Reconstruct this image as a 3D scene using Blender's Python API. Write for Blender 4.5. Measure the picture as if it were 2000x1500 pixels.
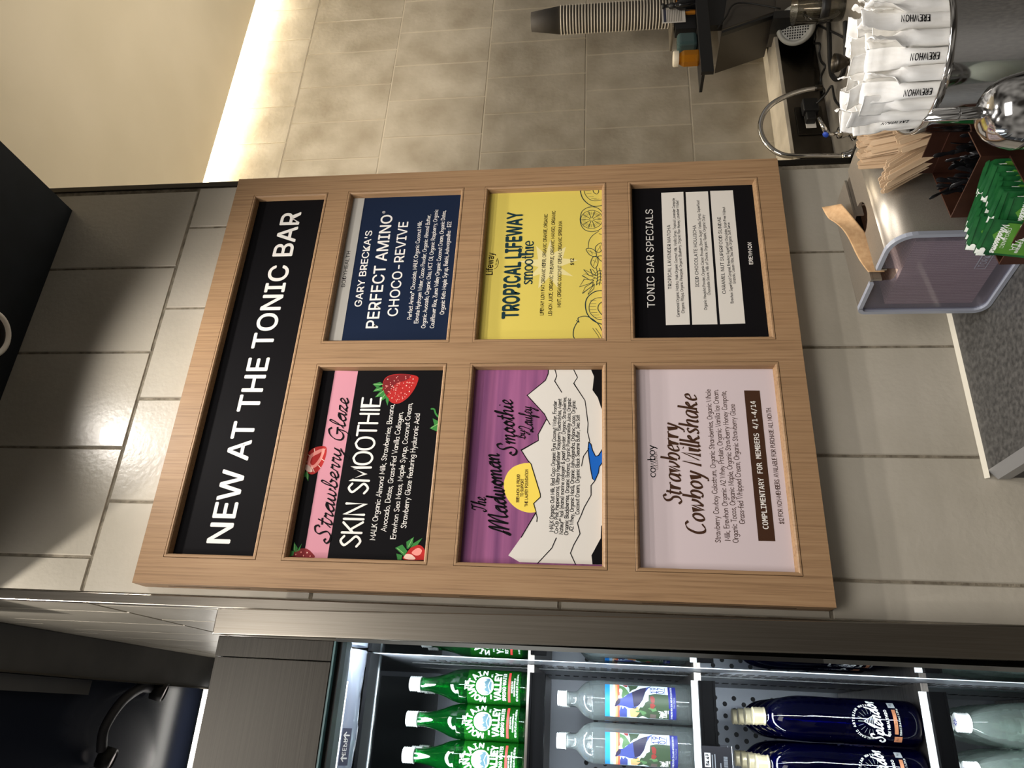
# A tonic bar in a shop: an oak menu board on a tiled pillar, a drinks refrigerator on one side,
# a condiment counter in front and the back bar behind. Metres, Z up, the pillar faces -Y.
import bpy, bmesh, math, random, os
from mathutils import Vector, Matrix, Euler
from mathutils.geometry import tessellate_polygon
random.seed(7)
PI = math.pi
scene = bpy.context.scene
for o in list(bpy.data.objects): bpy.data.objects.remove(o)
COL = scene.collection

# ---------------------------------------------------------------- camera (a phone held sideways, hence the quarter turn)
cd = bpy.data.cameras.new('camera'); cam = bpy.data.objects.new('camera', cd); COL.objects.link(cam)
YAW, PITCH, ROLL = 0.4353215, 0.1249783, 0.00145955
fw = Vector((math.sin(YAW) * math.cos(PITCH), math.cos(YAW) * math.cos(PITCH), math.sin(PITCH)))
rt = Vector((math.cos(YAW), -math.sin(YAW), 0)); dn = fw.cross(rt)
r2 = math.cos(ROLL) * rt + math.sin(ROLL) * dn; d2 = -math.sin(ROLL) * rt + math.cos(ROLL) * dn
M = Matrix((( d2.x, r2.x, -fw.x, -0.16865), (d2.y, r2.y, -fw.y, -1.13367), (d2.z, r2.z, -fw.z, 0.33593), (0, 0, 0, 1)))
cam.matrix_world = M
cd.sensor_fit = 'HORIZONTAL'; cd.sensor_width = 36; cd.lens = 1411.9 / 2000 * 36; cd.clip_start = 0.02
scene.camera = cam

# ---------------------------------------------------------------- exposure, world and lamps
vs = scene.view_settings
vs.view_transform = 'Standard'; vs.look = 'None'; vs.exposure = 0.0; vs.gamma = 1.0; vs.use_curve_mapping = False
w = bpy.data.worlds.new('world'); scene.world = w; w.use_nodes = True
nt = w.node_tree; nt.nodes.clear()
wo = nt.nodes.new('ShaderNodeOutputWorld'); bg = nt.nodes.new('ShaderNodeBackground')
tc = nt.nodes.new('ShaderNodeTexCoord'); no = nt.nodes.new('ShaderNodeTexNoise'); rp = nt.nodes.new('ShaderNodeValToRGB')
no.inputs['Scale'].default_value = 2.2; no.inputs['Detail'].default_value = 1.0
rp.color_ramp.elements[0].position = 0.38; rp.color_ramp.elements[0].color = (0.030, 0.026, 0.022, 1)
rp.color_ramp.elements[1].position = 0.66; rp.color_ramp.elements[1].color = (0.42, 0.39, 0.35, 1)
nt.links.new(tc.outputs['Generated'], no.inputs['Vector']); nt.links.new(no.outputs['Fac'], rp.inputs['Fac'])
nt.links.new(rp.outputs['Color'], bg.inputs['Color']); nt.links.new(bg.outputs['Background'], wo.inputs['Surface'])
bg.inputs['Strength'].default_value = 0.8

def area(name, loc, aim, sx, sy, power, col, spread=180):
    l = bpy.data.lights.new(name, 'AREA'); l.shape = 'RECTANGLE'; l.size = sx; l.size_y = sy; l.energy = power; l.color = col
    l.spread = math.radians(spread)
    o = bpy.data.objects.new(name, l); COL.objects.link(o); o.location = loc
    o.rotation_euler = (Vector(aim) - Vector(loc)).to_track_quat('-Z', 'Y').to_euler(); return o
def spot(name, loc, aim, power, col, ang=100, blend=0.6, size=0.02):
    l = bpy.data.lights.new(name, 'SPOT'); l.energy = power; l.color = col; l.spot_size = math.radians(ang); l.spot_blend = blend
    l.shadow_soft_size = size
    o = bpy.data.objects.new(name, l); COL.objects.link(o); o.location = loc
    o.rotation_euler = (Vector(aim) - Vector(loc)).to_track_quat('-Z', 'Y').to_euler(); return o
WARM = (1.0, 0.89, 0.75); NEUT = (1.0, 0.94, 0.87); COOL = (0.86, 0.94, 1.0)
spot('track_spot_light', (-0.35, -0.38, 1.75), (0.05, 0.02, 0.2), 27, NEUT, 150, 0.5, 0.012)
spot('soffit_downlight', (0.385, -0.26, 1.50), (0.42, -0.20, 0.0), 30, NEUT, 128, 1.0, 0.02)
spot('soffit_downlight_front', (0.40, -0.55, 1.50), (0.42, -0.35, 0.0), 30, NEUT, 112, 1.0, 0.02)
spot('counter_downlight', (0.70, -0.75, 1.50), (0.62, -0.42, -0.2), 30, NEUT, 90, 0.9, 0.03)
spot('bar_spot_light', (1.75, 0.25, 1.84), (1.9, 0.7, 0.0), 36, WARM, 150, 1.0, 0.10)
area('cove_wash', (2.2, 0.985, 1.955), (2.2, 1.10, 1.30), 2.8, 0.02, 22, (1.0, 0.89, 0.70))
area('fridge_canopy_light', (-0.50, 0.20, 0.735), (-0.50, 0.34, 0.0), 0.80, 0.06, 13, COOL)
area('fridge_shelf_light', (-0.50, 0.285, 0.440), (-0.50, 0.40, 0.20), 0.80, 0.02, 4.0, COOL)
area('fridge_shelf_light', (-0.50, 0.285, 0.130), (-0.50, 0.40, -0.10), 0.80, 0.02, 3.4, COOL)
area('fridge_shelf_light', (-0.50, 0.285, -0.245), (-0.50, 0.40, -0.50), 0.80, 0.02, 2.0, COOL)
area('fridge_post_light', (-0.084, 0.055, 0.25), (-0.20, 0.40, 0.25), 0.008, 1.0, 3, COOL)
area('alcove_light', (-0.75, 1.40, 1.70), (-0.6, 1.0, 1.2), 1.2, 0.03, 2, NEUT)
area('shop_ceiling_light', (-0.9, -2.6, 2.5), (0.3, 0.0, 0.0), 2.4, 1.2, 72, (1.0, 0.95, 0.90))
area('ceiling_fill', (2.2, 0.1, 0.75), (2.2, 0.15, 1.9), 1.6, 0.5, 15, WARM)  # added fill without a fixture, lifts the plaster ceiling of the back bar

# ---------------------------------------------------------------- materials
MAT = {}
def mat(name, col=(0.5, 0.5, 0.5), rough=0.5, metal=0.0, spec=0.5, emit=None, es=1.0, coat=0.0, aniso=0.0, sheen=0.0):
    m = bpy.data.materials.new(name); m.use_nodes = True; b = m.node_tree.nodes['Principled BSDF']
    b.inputs['Base Color'].default_value = (*col, 1); b.inputs['Roughness'].default_value = rough
    b.inputs['Metallic'].default_value = metal; b.inputs['Specular IOR Level'].default_value = spec
    b.inputs['Coat Weight'].default_value = coat
    if emit: b.inputs['Emission Color'].default_value = (*emit, 1); b.inputs['Emission Strength'].default_value = es
    MAT[name] = m; return m
def nodes(m): return m.node_tree, m.node_tree.nodes, m.node_tree.links, m.node_tree.nodes['Principled BSDF']
def vary(name, c1, c2, scale=(1, 1, 1), noise=6.0, detail=6.0, lo=0.35, hi=0.65, bump=0.0, bscale=None, bdist=0.002, rough=None, coords='Object', dist=0.0):
    """base colour between c1 and c2 by a stretched noise, with an optional bump of a second noise"""
    m = MAT[name]; t, n, l, b = nodes(m)
    tc = n.new('ShaderNodeTexCoord'); mp = n.new('ShaderNodeMapping'); mp.inputs['Scale'].default_value = scale
    l.new(tc.outputs[coords], mp.inputs['Vector'])
    nz = n.new('ShaderNodeTexNoise'); nz.inputs['Scale'].default_value = noise; nz.inputs['Detail'].default_value = detail
    nz.inputs['Distortion'].default_value = dist
    l.new(mp.outputs['Vector'], nz.inputs['Vector'])
    r = n.new('ShaderNodeValToRGB'); r.color_ramp.elements[0].position = lo; r.color_ramp.elements[1].position = hi
    r.color_ramp.elements[0].color = (*c1, 1); r.color_ramp.elements[1].color = (*c2, 1)
    l.new(nz.outputs['Fac'], r.inputs['Fac']); l.new(r.outputs['Color'], b.inputs['Base Color'])
    if bump:
        bn = n.new('ShaderNodeTexNoise'); bn.inputs['Scale'].default_value = bscale or noise; bn.inputs['Detail'].default_value = 3
        l.new((mp if bscale is None else tc).outputs['Vector' if bscale is None else coords], bn.inputs['Vector'])
        bp = n.new('ShaderNodeBump'); bp.inputs['Strength'].default_value = bump; bp.inputs['Distance'].default_value = bdist
        l.new(bn.outputs['Fac'], bp.inputs['Height']); l.new(bp.outputs['Normal'], b.inputs['Normal'])
    if rough:
        mr = n.new('ShaderNodeMapRange'); mr.inputs['To Min'].default_value = rough[0]; mr.inputs['To Max'].default_value = rough[1]
        l.new(nz.outputs['Fac'], mr.inputs['Value']); l.new(mr.outputs['Result'], b.inputs['Roughness'])
    return m
def clear(name, tint, edge, ior=1.45, rough=0.02, gloss=1.0, diffuse=0.0, dcol=(1, 1, 1), refr=0.0):
    """glass or clear plastic: what lies behind shows through tinted, darker towards the rim, with a mirror sheen on top"""
    m = bpy.data.materials.new(name); m.use_nodes = True; t = m.node_tree; n = t.nodes; l = t.links; n.clear()
    out = n.new('ShaderNodeOutputMaterial'); tr = n.new('ShaderNodeBsdfTransparent'); gl = n.new('ShaderNodeBsdfGlossy')
    lw = n.new('ShaderNodeLayerWeight'); lw.inputs['Blend'].default_value = 0.35
    mc = n.new('ShaderNodeMix'); mc.data_type = 'RGBA'; mc.inputs[6].default_value = (*tint, 1); mc.inputs[7].default_value = (*edge, 1)
    l.new(lw.outputs['Facing'], mc.inputs[0]); l.new(mc.outputs[2], tr.inputs['Color'])
    body = tr.outputs[0]
    if refr > 0:
        rf = n.new('ShaderNodeBsdfRefraction'); rf.inputs['IOR'].default_value = 1.33; rf.inputs['Roughness'].default_value = 0.0
        l.new(mc.outputs[2], rf.inputs['Color']); mx = n.new('ShaderNodeMixShader'); mx.inputs[0].default_value = refr
        l.new(body, mx.inputs[1]); l.new(rf.outputs[0], mx.inputs[2]); body = mx.outputs[0]
    if diffuse > 0:
        df = n.new('ShaderNodeBsdfTranslucent'); df.inputs['Color'].default_value = (*dcol, 1)
        d2_ = n.new('ShaderNodeBsdfDiffuse'); d2_.inputs['Color'].default_value = (*dcol, 1)
        ad = n.new('ShaderNodeMixShader'); ad.inputs[0].default_value = 0.5; l.new(df.outputs[0], ad.inputs[1]); l.new(d2_.outputs[0], ad.inputs[2])
        mx = n.new('ShaderNodeMixShader'); mx.inputs[0].default_value = diffuse; l.new(body, mx.inputs[1]); l.new(ad.outputs[0], mx.inputs[2]); body = mx.outputs[0]
    f0 = ((ior-1)/(ior+1))**2; gl.inputs['Roughness'].default_value = rough; lf = n.new('ShaderNodeLayerWeight'); lf.inputs['Blend'].default_value = 0.5
    pw = n.new('ShaderNodeMath'); pw.operation = 'POWER'; pw.inputs[1].default_value = 4.0; l.new(lf.outputs['Facing'], pw.inputs[0])
    mu = n.new('ShaderNodeMath'); mu.operation = 'MULTIPLY_ADD'; mu.inputs[1].default_value = min(1-f0*gloss, 0.9*gloss); mu.inputs[2].default_value = f0*gloss; mu.use_clamp = True; l.new(pw.outputs[0], mu.inputs[0])
    ms = n.new('ShaderNodeMixShader'); l.new(mu.outputs[0], ms.inputs[0]); l.new(body, ms.inputs[1]); l.new(gl.outputs[0], ms.inputs[2])
    l.new(ms.outputs[0], out.inputs['Surface']); MAT[name] = m; return m

# ---------------------------------------------------------------- mesh builder
class MB:
    def __init__(s): s.v = []; s.f = []; s.m = []; s.sm = []
    def add(s, vs, fs, mi=0, smooth=False):
        b = len(s.v); s.v += [tuple(p) for p in vs]
        for f in fs: s.f.append([b + i for i in f]); s.m.append(mi); s.sm.append(smooth)
    def box(s, a, b, mi=0, rot=None, piv=None):
        x0, y0, z0 = a; x1, y1, z1 = b
        vs = [(x0,y0,z0),(x1,y0,z0),(x1,y1,z0),(x0,y1,z0),(x0,y0,z1),(x1,y0,z1),(x1,y1,z1),(x0,y1,z1)]
        if rot is not None:
            p = Vector(piv) if piv is not None else Vector(((x0+x1)/2,(y0+y1)/2,(z0+z1)/2))
            vs = [tuple(rot @ (Vector(q) - p) + p) for q in vs]
        s.add(vs, [(0,3,2,1),(4,5,6,7),(0,1,5,4),(1,2,6,5),(2,3,7,6),(3,0,4,7)], mi)
    def lathe(s, prof, c=(0,0,0), n=32, mi=0, smooth=True, sx=1.0, sy=1.0, rot=None, mis=None, wob=None):
        vs = []; c = Vector(c)
        for r, z in prof:
            for k in range(n):
                a = 2*PI*k/n; rr = r if wob is None else r*wob(a, z)
                p = Vector((rr*math.cos(a)*sx, rr*math.sin(a)*sy, z)); vs.append(tuple((rot @ p if rot is not None else p) + c))
        for i in range(len(prof)-1):
            fs = [(i*n+k, i*n+(k+1)%n, (i+1)*n+(k+1)%n, (i+1)*n+k) for k in range(n)]
            if i == 0: s.add(vs, fs, mis[i] if mis else mi, smooth); base = len(s.v)-len(vs)
            else:
                for f in fs: s.f.append([base+q for q in f]); s.m.append(mis[i] if mis else mi); s.sm.append(smooth)
    def disc(s, c, r, n=24, mi=0, rot=None, rin=0.0):
        c = Vector(c); P = []
        for rr in ((r,) if rin <= 0 else (r, rin)):
            for k in range(n):
                p = Vector((rr*math.cos(2*PI*k/n), rr*math.sin(2*PI*k/n), 0)); P.append(tuple((rot @ p if rot is not None else p)+c))
        s.add(P, [tuple(range(n))] if rin <= 0 else [(k, (k+1)%n, n+(k+1)%n, n+k) for k in range(n)], mi)
    def tube(s, pts, r, n=10, mi=0, cap=True, sx=1.0):
        pts = [Vector(p) for p in pts]; rs = r if isinstance(r, (list, tuple)) else [r]*len(pts); vs = []
        up = Vector((0.13, 0.31, 0.94)).normalized(); prev = None
        for i, p in enumerate(pts):
            t = (pts[min(i+1, len(pts)-1)] - pts[max(i-1, 0)]).normalized()
            if prev is None: u = t.cross(up); u = u if u.length > 0.05 else t.cross(Vector((1, 0, 0)))
            else: u = prev - t*prev.dot(t)
            u.normalize(); prev = u; q = t.cross(u)
            for k in range(n):
                a = 2*PI*k/n; vs.append(tuple(p + u*math.cos(a)*rs[i]*sx + q*math.sin(a)*rs[i]))
        fs = [(i*n+k, i*n+(k+1)%n, (i+1)*n+(k+1)%n, (i+1)*n+k) for i in range(len(pts)-1) for k in range(n)]
        s.add(vs, fs, mi, True)
        if cap: s.add(vs[:n], [tuple(range(n-1, -1, -1))], mi); s.add(vs[-n:], [tuple(range(n))], mi)
    def prism(s, poly, fn, d0, d1, mi=0, smooth=False):
        """polygon of (a, b) pairs swept from d0 to d1; fn(a, b, d) -> point"""
        n = len(poly); A = [fn(a, b, d0) for a, b in poly]; B = [fn(a, b, d1) for a, b in poly]
        s.add(A + B, [(i, (i+1)%n, n+(i+1)%n, n+i) for i in range(n)], mi, smooth)
        tri = tessellate_polygon([[Vector((a, b, 0)) for a, b in poly]])
        s.add(A, [tuple(t) for t in tri], mi); s.add(B, [tuple(reversed(t)) for t in tri], mi)
    def build(s, name, mats, parent=None, bevel=0.0, seg=2, loc=None, normals=True):
        me = bpy.data.meshes.new(name); me.from_pydata(s.v, [], s.f)
        for m in (mats if isinstance(mats, (list, tuple)) else [mats]): me.materials.append(MAT[m])
        me.polygons.foreach_set('material_index', s.m); me.polygons.foreach_set('use_smooth', s.sm)
        if normals:
            bm = bmesh.new(); bm.from_mesh(me); bmesh.ops.remove_doubles(bm, verts=bm.verts, dist=1e-6)
            bmesh.ops.recalc_face_normals(bm, faces=bm.faces); bm.to_mesh(me); bm.free()
        me.update(); o = bpy.data.objects.new(name, me); COL.objects.link(o)
        if parent is not None: o.parent = parent
        if loc is not None: o.location = loc
        if bevel > 0:
            md = o.modifiers.new('edge', 'BEVEL'); md.width = bevel; md.segments = seg; md.limit_method = 'ANGLE'; md.angle_limit = math.radians(40)
        return o
def tag(o, label=None, cat=None, group=None, kind=None):
    if label: o['label'] = label
    if cat: o['category'] = cat
    if group: o['group'] = group
    if kind: o['kind'] = kind
    return o
def thing(name, label, cat, loc=(0, 0, 0), rz=0.0, group=None):
    o = bpy.data.objects.new(name, None); o.empty_display_size = 0.05; COL.objects.link(o); o.location = loc; o.rotation_euler = (0, 0, rz)
    return tag(o, label, cat, group)
def copy_tree(o, loc=None, rot=None, label=None, group=None, parent=None):
    c = o.copy(); COL.objects.link(c)
    if parent is not None: c.parent = parent
    if loc is not None: c.location = loc
    if rot is not None: c.rotation_euler = rot
    if label: c['label'] = label
    if group: c['group'] = group
    for ch in list(o.children): copy_tree(ch, parent=c)
    return c
def smooth_path(pts, k=6, closed=False):
    if len(pts) < 3: return list(pts)
    out = []; n = len(pts)
    for i in range(n if closed else n-1):
        p0 = pts[(i-1) % n] if closed or i > 0 else pts[0]; p1 = pts[i]; p2 = pts[(i+1) % n]
        p3 = pts[(i+2) % n] if closed or i+2 < n else pts[-1]
        for j in range(k):
            t = j/k; out.append(tuple(0.5*(2*b+(-a+c)*t+(2*a-5*b+4*c-d)*t*t+(-a+3*b-3*c+d)*t**3) for a, b, c, d in zip(p0, p1, p2, p3)))
    if not closed: out.append(tuple(pts[-1]))
    return out

# ---------------------------------------------------------------- lettering: a monoline hand, a joined script, and a drawn face
HAND = {
'a':(5,'~4.2,4.2 2.5,5 .8,3.5 .9,1 2.5,0 4.2,1.5|4.3,5 4.2,1.2 4.8,0'),'b':(5,'.8,8 .8,0|~.8,3.5 2.4,5 4.2,3.8 4.2,1.2 2.5,0 .8,1.2'),
'c':(4.4,'~4,4.2 2.5,5 .8,3.6 .8,1.4 2.4,0 4,.8'),'d':(5,'~4.2,3.8 2.5,5 .8,3.5 .9,1 2.5,0 4.2,1.5|4.2,8 4.2,0'),
'e':(4.6,'~.9,2.6 4.1,2.8 3.6,4.6 2.2,5 .8,3.4 .9,1.2 2.4,0 4.2,.8'),'f':(3.4,'~3.4,7.4 2.4,8 1.5,6.8 1.4,0|.3,4.6 3,4.6'),
'g':(5,'~4.2,4.2 2.5,5 .8,3.6 1,1.4 2.5,.6 4.2,2|~4.3,5 4.2,-1 3.2,-2.8 1.6,-2.9 .8,-2'),'h':(4.8,'.8,8 .8,0|~.8,3.2 2.4,5 3.8,4.2 4,2.5 4,0'),
'i':(1.8,'.9,5 .9,0|.9,6.7 .95,7.3'),'j':(2.4,'~1.6,5 1.6,-1.5 .9,-2.8 -.2,-2.4|1.6,6.7 1.65,7.3'),'k':(4.5,'.8,8 .8,0|3.8,5 .9,2.2 4.2,0'),
'l':(1.8,'.9,8 .9,0'),'m':(7,'.7,5 .7,0|~.7,3.4 2,5 3.3,4.4 3.5,2.5 3.5,0|~3.5,3.4 4.8,5 6,4.4 6.2,2.5 6.2,0'),
'n':(4.8,'.8,5 .8,0|~.8,3.2 2.4,5 3.8,4.2 4,2.5 4,0'),'o':(5,'~2.5,5 .8,3.8 .8,1.2 2.5,0 4.2,1.2 4.2,3.8 2.5,5'),
'p':(5,'.8,5 .8,-3|~.8,3.8 2.4,5 4.2,3.8 4.2,1.2 2.5,0 .8,1.2'),'q':(5,'~4.2,3.8 2.5,5 .8,3.5 .9,1 2.5,0 4.2,1.5|4.2,5 4.2,-3'),
'r':(3.4,'.8,5 .8,0|~.8,3 1.8,4.8 3.3,4.9'),'s':(4.2,'~3.7,4.3 2.2,5 .9,4 2.2,2.6 3.7,1.3 2.2,0 .6,.7'),'t':(3.2,'1.5,7.2 1.5,.8 2.2,0 3,.2|.3,5 2.9,5'),
'u':(4.8,'~.8,5 .8,1.5 2,0 3.4,.6 4,2.2|4,5 4,0'),'v':(4.6,'.4,5 2.3,0 4.2,5'),'w':(6.4,'.4,5 1.8,0 3.2,4.6 4.6,0 6,5'),'x':(4.4,'.6,5 3.9,0|3.9,5 .5,0'),
'y':(4.6,'.5,5 2.4,.6|4.2,5 1.4,-3'),'z':(4.2,'.6,5 3.8,5 .5,0 3.9,0'),
'A':(5.8,'.3,0 2.9,8 5.5,0|1.2,2.6 4.6,2.6'),'B':(5.2,'.8,0 .8,8|~.8,8 3.8,7.8 4.3,6 3.4,4.4 .8,4.2|~.8,4.2 4,4 4.8,2.2 3.8,.2 .8,0'),
'C':(5.6,'~5.1,6.6 3.2,8 1.2,6.8 .7,4 1.2,1.2 3.2,0 5.2,1.3'),'D':(5.8,'.8,0 .8,8|~.8,8 3.6,7.6 5.2,5.6 5.2,2.4 3.6,.4 .8,0'),
'E':(4.8,'4.4,8 .8,8 .8,0 4.5,0|.8,4.2 3.9,4.2'),'F':(4.6,'4.4,8 .8,8 .8,0|.8,4.2 3.8,4.2'),'G':(6,'~5.3,6.6 3.4,8 1.3,6.8 .7,4 1.2,1.2 3.2,0 5.2,1|5.2,1 5.3,3.6 3.4,3.6'),
'H':(5.8,'.8,0 .8,8|5,0 5,8|.8,4.2 5,4.2'),'I':(2,'1,0 1,8'),'J':(4.2,'3.4,8 3.4,2 |~3.4,2.2 2.6,.3 1.2,.1 .3,1.6'),'K':(5.2,'.8,0 .8,8|4.8,8 .9,3.6|2,4.8 5,0'),
'L':(4.4,'.8,8 .8,0 4.3,0'),'M':(7,'.7,0 .9,8 3.5,2 6.1,8 6.3,0'),'N':(6,'.8,0 .8,8 5.2,0 5.2,8'),'O':(6.4,'~3.2,8 1.2,6.8 .6,4 1.2,1.2 3.2,0 5.2,1.2 5.8,4 5.2,6.8 3.2,8'),
'P':(5,'.8,0 .8,8|~.8,8 3.6,7.9 4.6,6 3.6,4 .8,3.8'),'Q':(6.4,'~3.2,8 1.2,6.8 .6,4 1.2,1.2 3.2,0 5.2,1.2 5.8,4 5.2,6.8 3.2,8|3.8,2 6,-.6'),
'R':(5.2,'.8,0 .8,8|~.8,8 3.6,7.9 4.5,6 3.6,4.2 .8,4|2.6,4 4.9,0'),'S':(5,'~4.4,6.8 2.6,8 .9,6.4 2.4,4.3 4.4,2 2.6,0 .5,1.3'),'T':(5,'.3,8 4.7,8|2.5,8 2.5,0'),
'U':(5.6,'.8,8 .8,2.6|~.8,2.6 1.4,.7 2.8,0 4.2,.7 4.8,2.6|4.8,2.6 4.8,8'),'V':(5.6,'.3,8 2.8,0 5.3,8'),'W':(8,'.3,8 2.2,0 4,7.4 5.8,0 7.7,8'),'X':(5.2,'.5,8 4.8,0|4.7,8 .4,0'),
'Y':(5.2,'.3,8 2.6,4 4.9,8|2.6,4 2.6,0'),'Z':(5,'.6,8 4.5,8 .5,0 4.6,0'),
'0':(5,'~2.5,8 1,6.8 .6,4 1,1.2 2.5,0 4,1.2 4.4,4 4,6.8 2.5,8'),'1':(3.2,'.7,6.4 1.9,8 1.9,0'),'2':(4.8,'~.7,6.4 2.2,8 4,6.8 3.4,4.4 .6,0|.6,0 4.4,0'),
'3':(4.8,'~.8,7 2.4,8 4,6.4 2.2,4.4|~2.2,4.4 4.3,2.4 2.4,0 .6,1.2'),'4':(5,'3.4,0 3.4,8 .4,2.4 4.6,2.4'),'5':(4.8,'4,8 1,8 .9,4.6|~.9,4.6 2.6,5.2 4.2,2.8 2.6,0 .6,.8'),
'6':(5,'~3.8,7.6 1.4,5 .8,2 2.4,0 4.2,1.6 3.8,4 2,4.4 .9,2.6'),'7':(4.6,'.5,8 4.2,8 1.6,0'),'8':(5,'~2.5,4.4 .9,6 2.5,8 4.1,6 2.5,4.4 .6,2.2 2.5,0 4.4,2.2 2.5,4.4'),
'9':(5,'~4,5.6 2.4,3.8 .9,5.8 2.5,8 4.1,6 3.4,2 2,0'),'.':(1.6,'.8,.1 .85,.5'),',':(1.7,'1,.4 .5,-1.3'),'-':(3.2,'.5,3.4 2.7,3.4'),"'":(1.4,'.8,8 .6,6.2'),
'(':(2.4,'~2,8.6 .8,6 .8,2 2,-.8'),')':(2.4,'~.4,8.6 1.6,6 1.6,2 .4,-.8'),'&':(5.6,'~5.2,0 1.4,5.6 2.4,8 3.6,6.6 .8,2.4 2.2,0 5,3.4'),'/':(3.6,'.3,-.6 3.3,8.4'),
'$':(4.8,'~4.2,6.4 2.4,7.4 .9,6 2.4,4 4.2,2.2 2.4,.6 .6,1.6|2.4,8.8 2.4,-.8'),'@':(4.4,'~2,8 .6,6.4 2,4.8 3.4,6.4 2,8|1.6,5.6 1.6,7.2 2.4,6.8 2.4,5.6'),
'^':(4.6,'.3,8 2,8|1.1,8 1.1,5.4|2.4,5.4 2.6,8 3.4,6.2 4.2,8 4.4,5.4'),'*':(2.4,'1.1,3.4 1.2,3.8'),':':(1.6,'.8,.1 .8,.5|.8,4 .8,4.4'),' ':(3,'')}
SCRIPT = {
'a':(5.6,'~0,.5 1.6,3 4.4,4.6 2.9,5 1.2,3.2 1.2,.8 2.3,0 3.8,1.6 4.7,4.8 4.3,1.5 4.7,.1 5.6,.9'),'b':(5,'~0,.5 1.5,3 2.8,8.5 2.2,10 1.5,8 1.2,3 1.3,.8 2.4,0 4,1.2 4.1,3.5 3.2,4.6 3.8,3.8 5,4'),
'd':(5.8,'~0,.5 1.6,3 4.4,4.6 2.9,5 1.2,3.2 1.2,.8 2.3,0 3.8,1.8 5.2,9.8 4.6,3 4.9,.1 5.8,.9'),'e':(4.3,'~0,.7 2,2 3.4,3.8 2.5,5 1.3,4 1,2 1.5,.3 2.6,0 4.3,1.2'),
'f':(4,'~0,.8 2,4 3.6,8.5 3,10 2,8 1.2,0 .6,-4.5 1.4,-5 2.2,-2 2,0 4,1'),'h':(5.6,'~0,.5 1.5,4 2.8,9 2.2,10 1.5,7 1,0|~1,.6 2,3.6 3.4,5 4,4 3.8,1 4.4,0 5.6,.9'),
'i':(2.8,'~0,.5 1.5,4.8 1.2,1.2 1.8,0 2.8,.9|1.9,6.8 2.1,7.3'),'k':(5.2,'~0,.5 1.5,4 2.8,9 2.2,10 1.5,7 1,0|~1,1.5 3.2,5 3.8,4 1.6,2.6 3,1.6 4,.1 5.2,.9'),
'l':(3.1,'~0,.5 1.6,4 2.8,9 2.1,10 1.4,7 1.2,1.5 1.8,0 3.1,.9'),'m':(7.6,'~0,3 .8,4.8 1.1,4 .9,0|~.9,1 1.8,3.8 3,5 3.5,4 3.3,0|~3.3,1 4.3,3.8 5.5,5 6,4 5.8,1 6.4,0 7.6,.9'),
'n':(5.2,'~0,3 .8,4.8 1.1,4 .9,0|~.9,1 1.9,3.8 3.2,5 3.8,4 3.6,1 4.2,0 5.2,.9'),'o':(4.8,'~0,.6 1,2.4 3,5 1.5,4.2 1.1,2 1.8,.2 3.2,.3 4,2.3 3.4,4.5 2.6,4.8 3.2,3.9 4.8,4'),
'p':(5,'~0,.5 1.5,4.8 .9,-4.8|~1.2,1 2,4.3 3.3,5 4,3 3.2,.4 1.8,.4 5,.9'),'r':(3.8,'~0,.5 1.3,5.2 1.7,4.4 3,4.6 2.6,1.5 2.9,0 3.8,.9'),'s':(3.8,'~0,.5 2.1,5 2.3,3.5 3,1.5 2,0 .9,.4|~2,0 3,.2 3.8,.9'),
't':(3.3,'~0,.5 1.8,5 2.4,9 1.6,3 1.7,.5 2.3,0 3.3,.9|.2,6 3.6,6.3'),'u':(5.6,'~0,.5 1.2,4.8 1,1.2 1.8,0 3.3,1.5 4.3,4.8 4,1.2 4.5,0 5.6,.9'),
'w':(6.6,'~0,.5 1.2,4.8 1,1.2 1.8,0 3,1.2 3.6,4.8 3.4,1.2 4.2,0 5.5,1.5 5.8,4.6 6,4 6.6,4'),'y':(5,'~0,.5 1.2,4.8 1,1.4 1.8,.2 3.2,1.5 4.2,4.8 3.6,0 2.2,-4.6 1.1,-4.8 1.4,-3 5,.9'),
'z':(4.2,'~0,.5 .8,4.4 1.6,4.9 3.3,4.6 1,.3 2.2,.6 3.2,0 4.2,.9'),
'S':(7.5,'~7,8 5.8,10 3.6,9.4 3,7 4.4,4.6 5.2,2 3.6,-.2 1,.2 -.4,2 .6,3.4 1.6,2.4|~7,8 6.2,7.2'),'G':(8,'~6.6,8.2 5,10 2.4,8.6 1,5 1.4,1.4 3.4,0 5.4,1.2 6.6,4.4 6.4,-1.2 4.4,-4 2.4,-3.4|3.8,4.4 7.8,4.6'),
'M':(13,'~-.6,1.4 .8,3 .2,.2 -.8,.4 1,4 2.8,9.4 3.6,9.2 3.2,4 2.6,0|~2.6,0 4.4,5.4 7,9.6 7.6,8.4 6.8,3 6.6,0|~6.6,0 8.6,5.6 11,9.6 11.4,8 10.6,2.6 11.2,.1 13,1.4'),
'T':(6.5,'~.2,7 1,9.4 3,9.2 6.8,9.8|~4.2,9.2 3.6,4 2.6,.6 1,-.2 0,1.2 1,2'),'L':(7,'~1.2,7.6 2.2,10 4.4,9.6 4.8,7.6 3,3 1,.2 -.6,-.2 -.4,1.2 1.6,.8 4.2,-.4 7,.6'),
' ':(3.2,'')}
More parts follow.
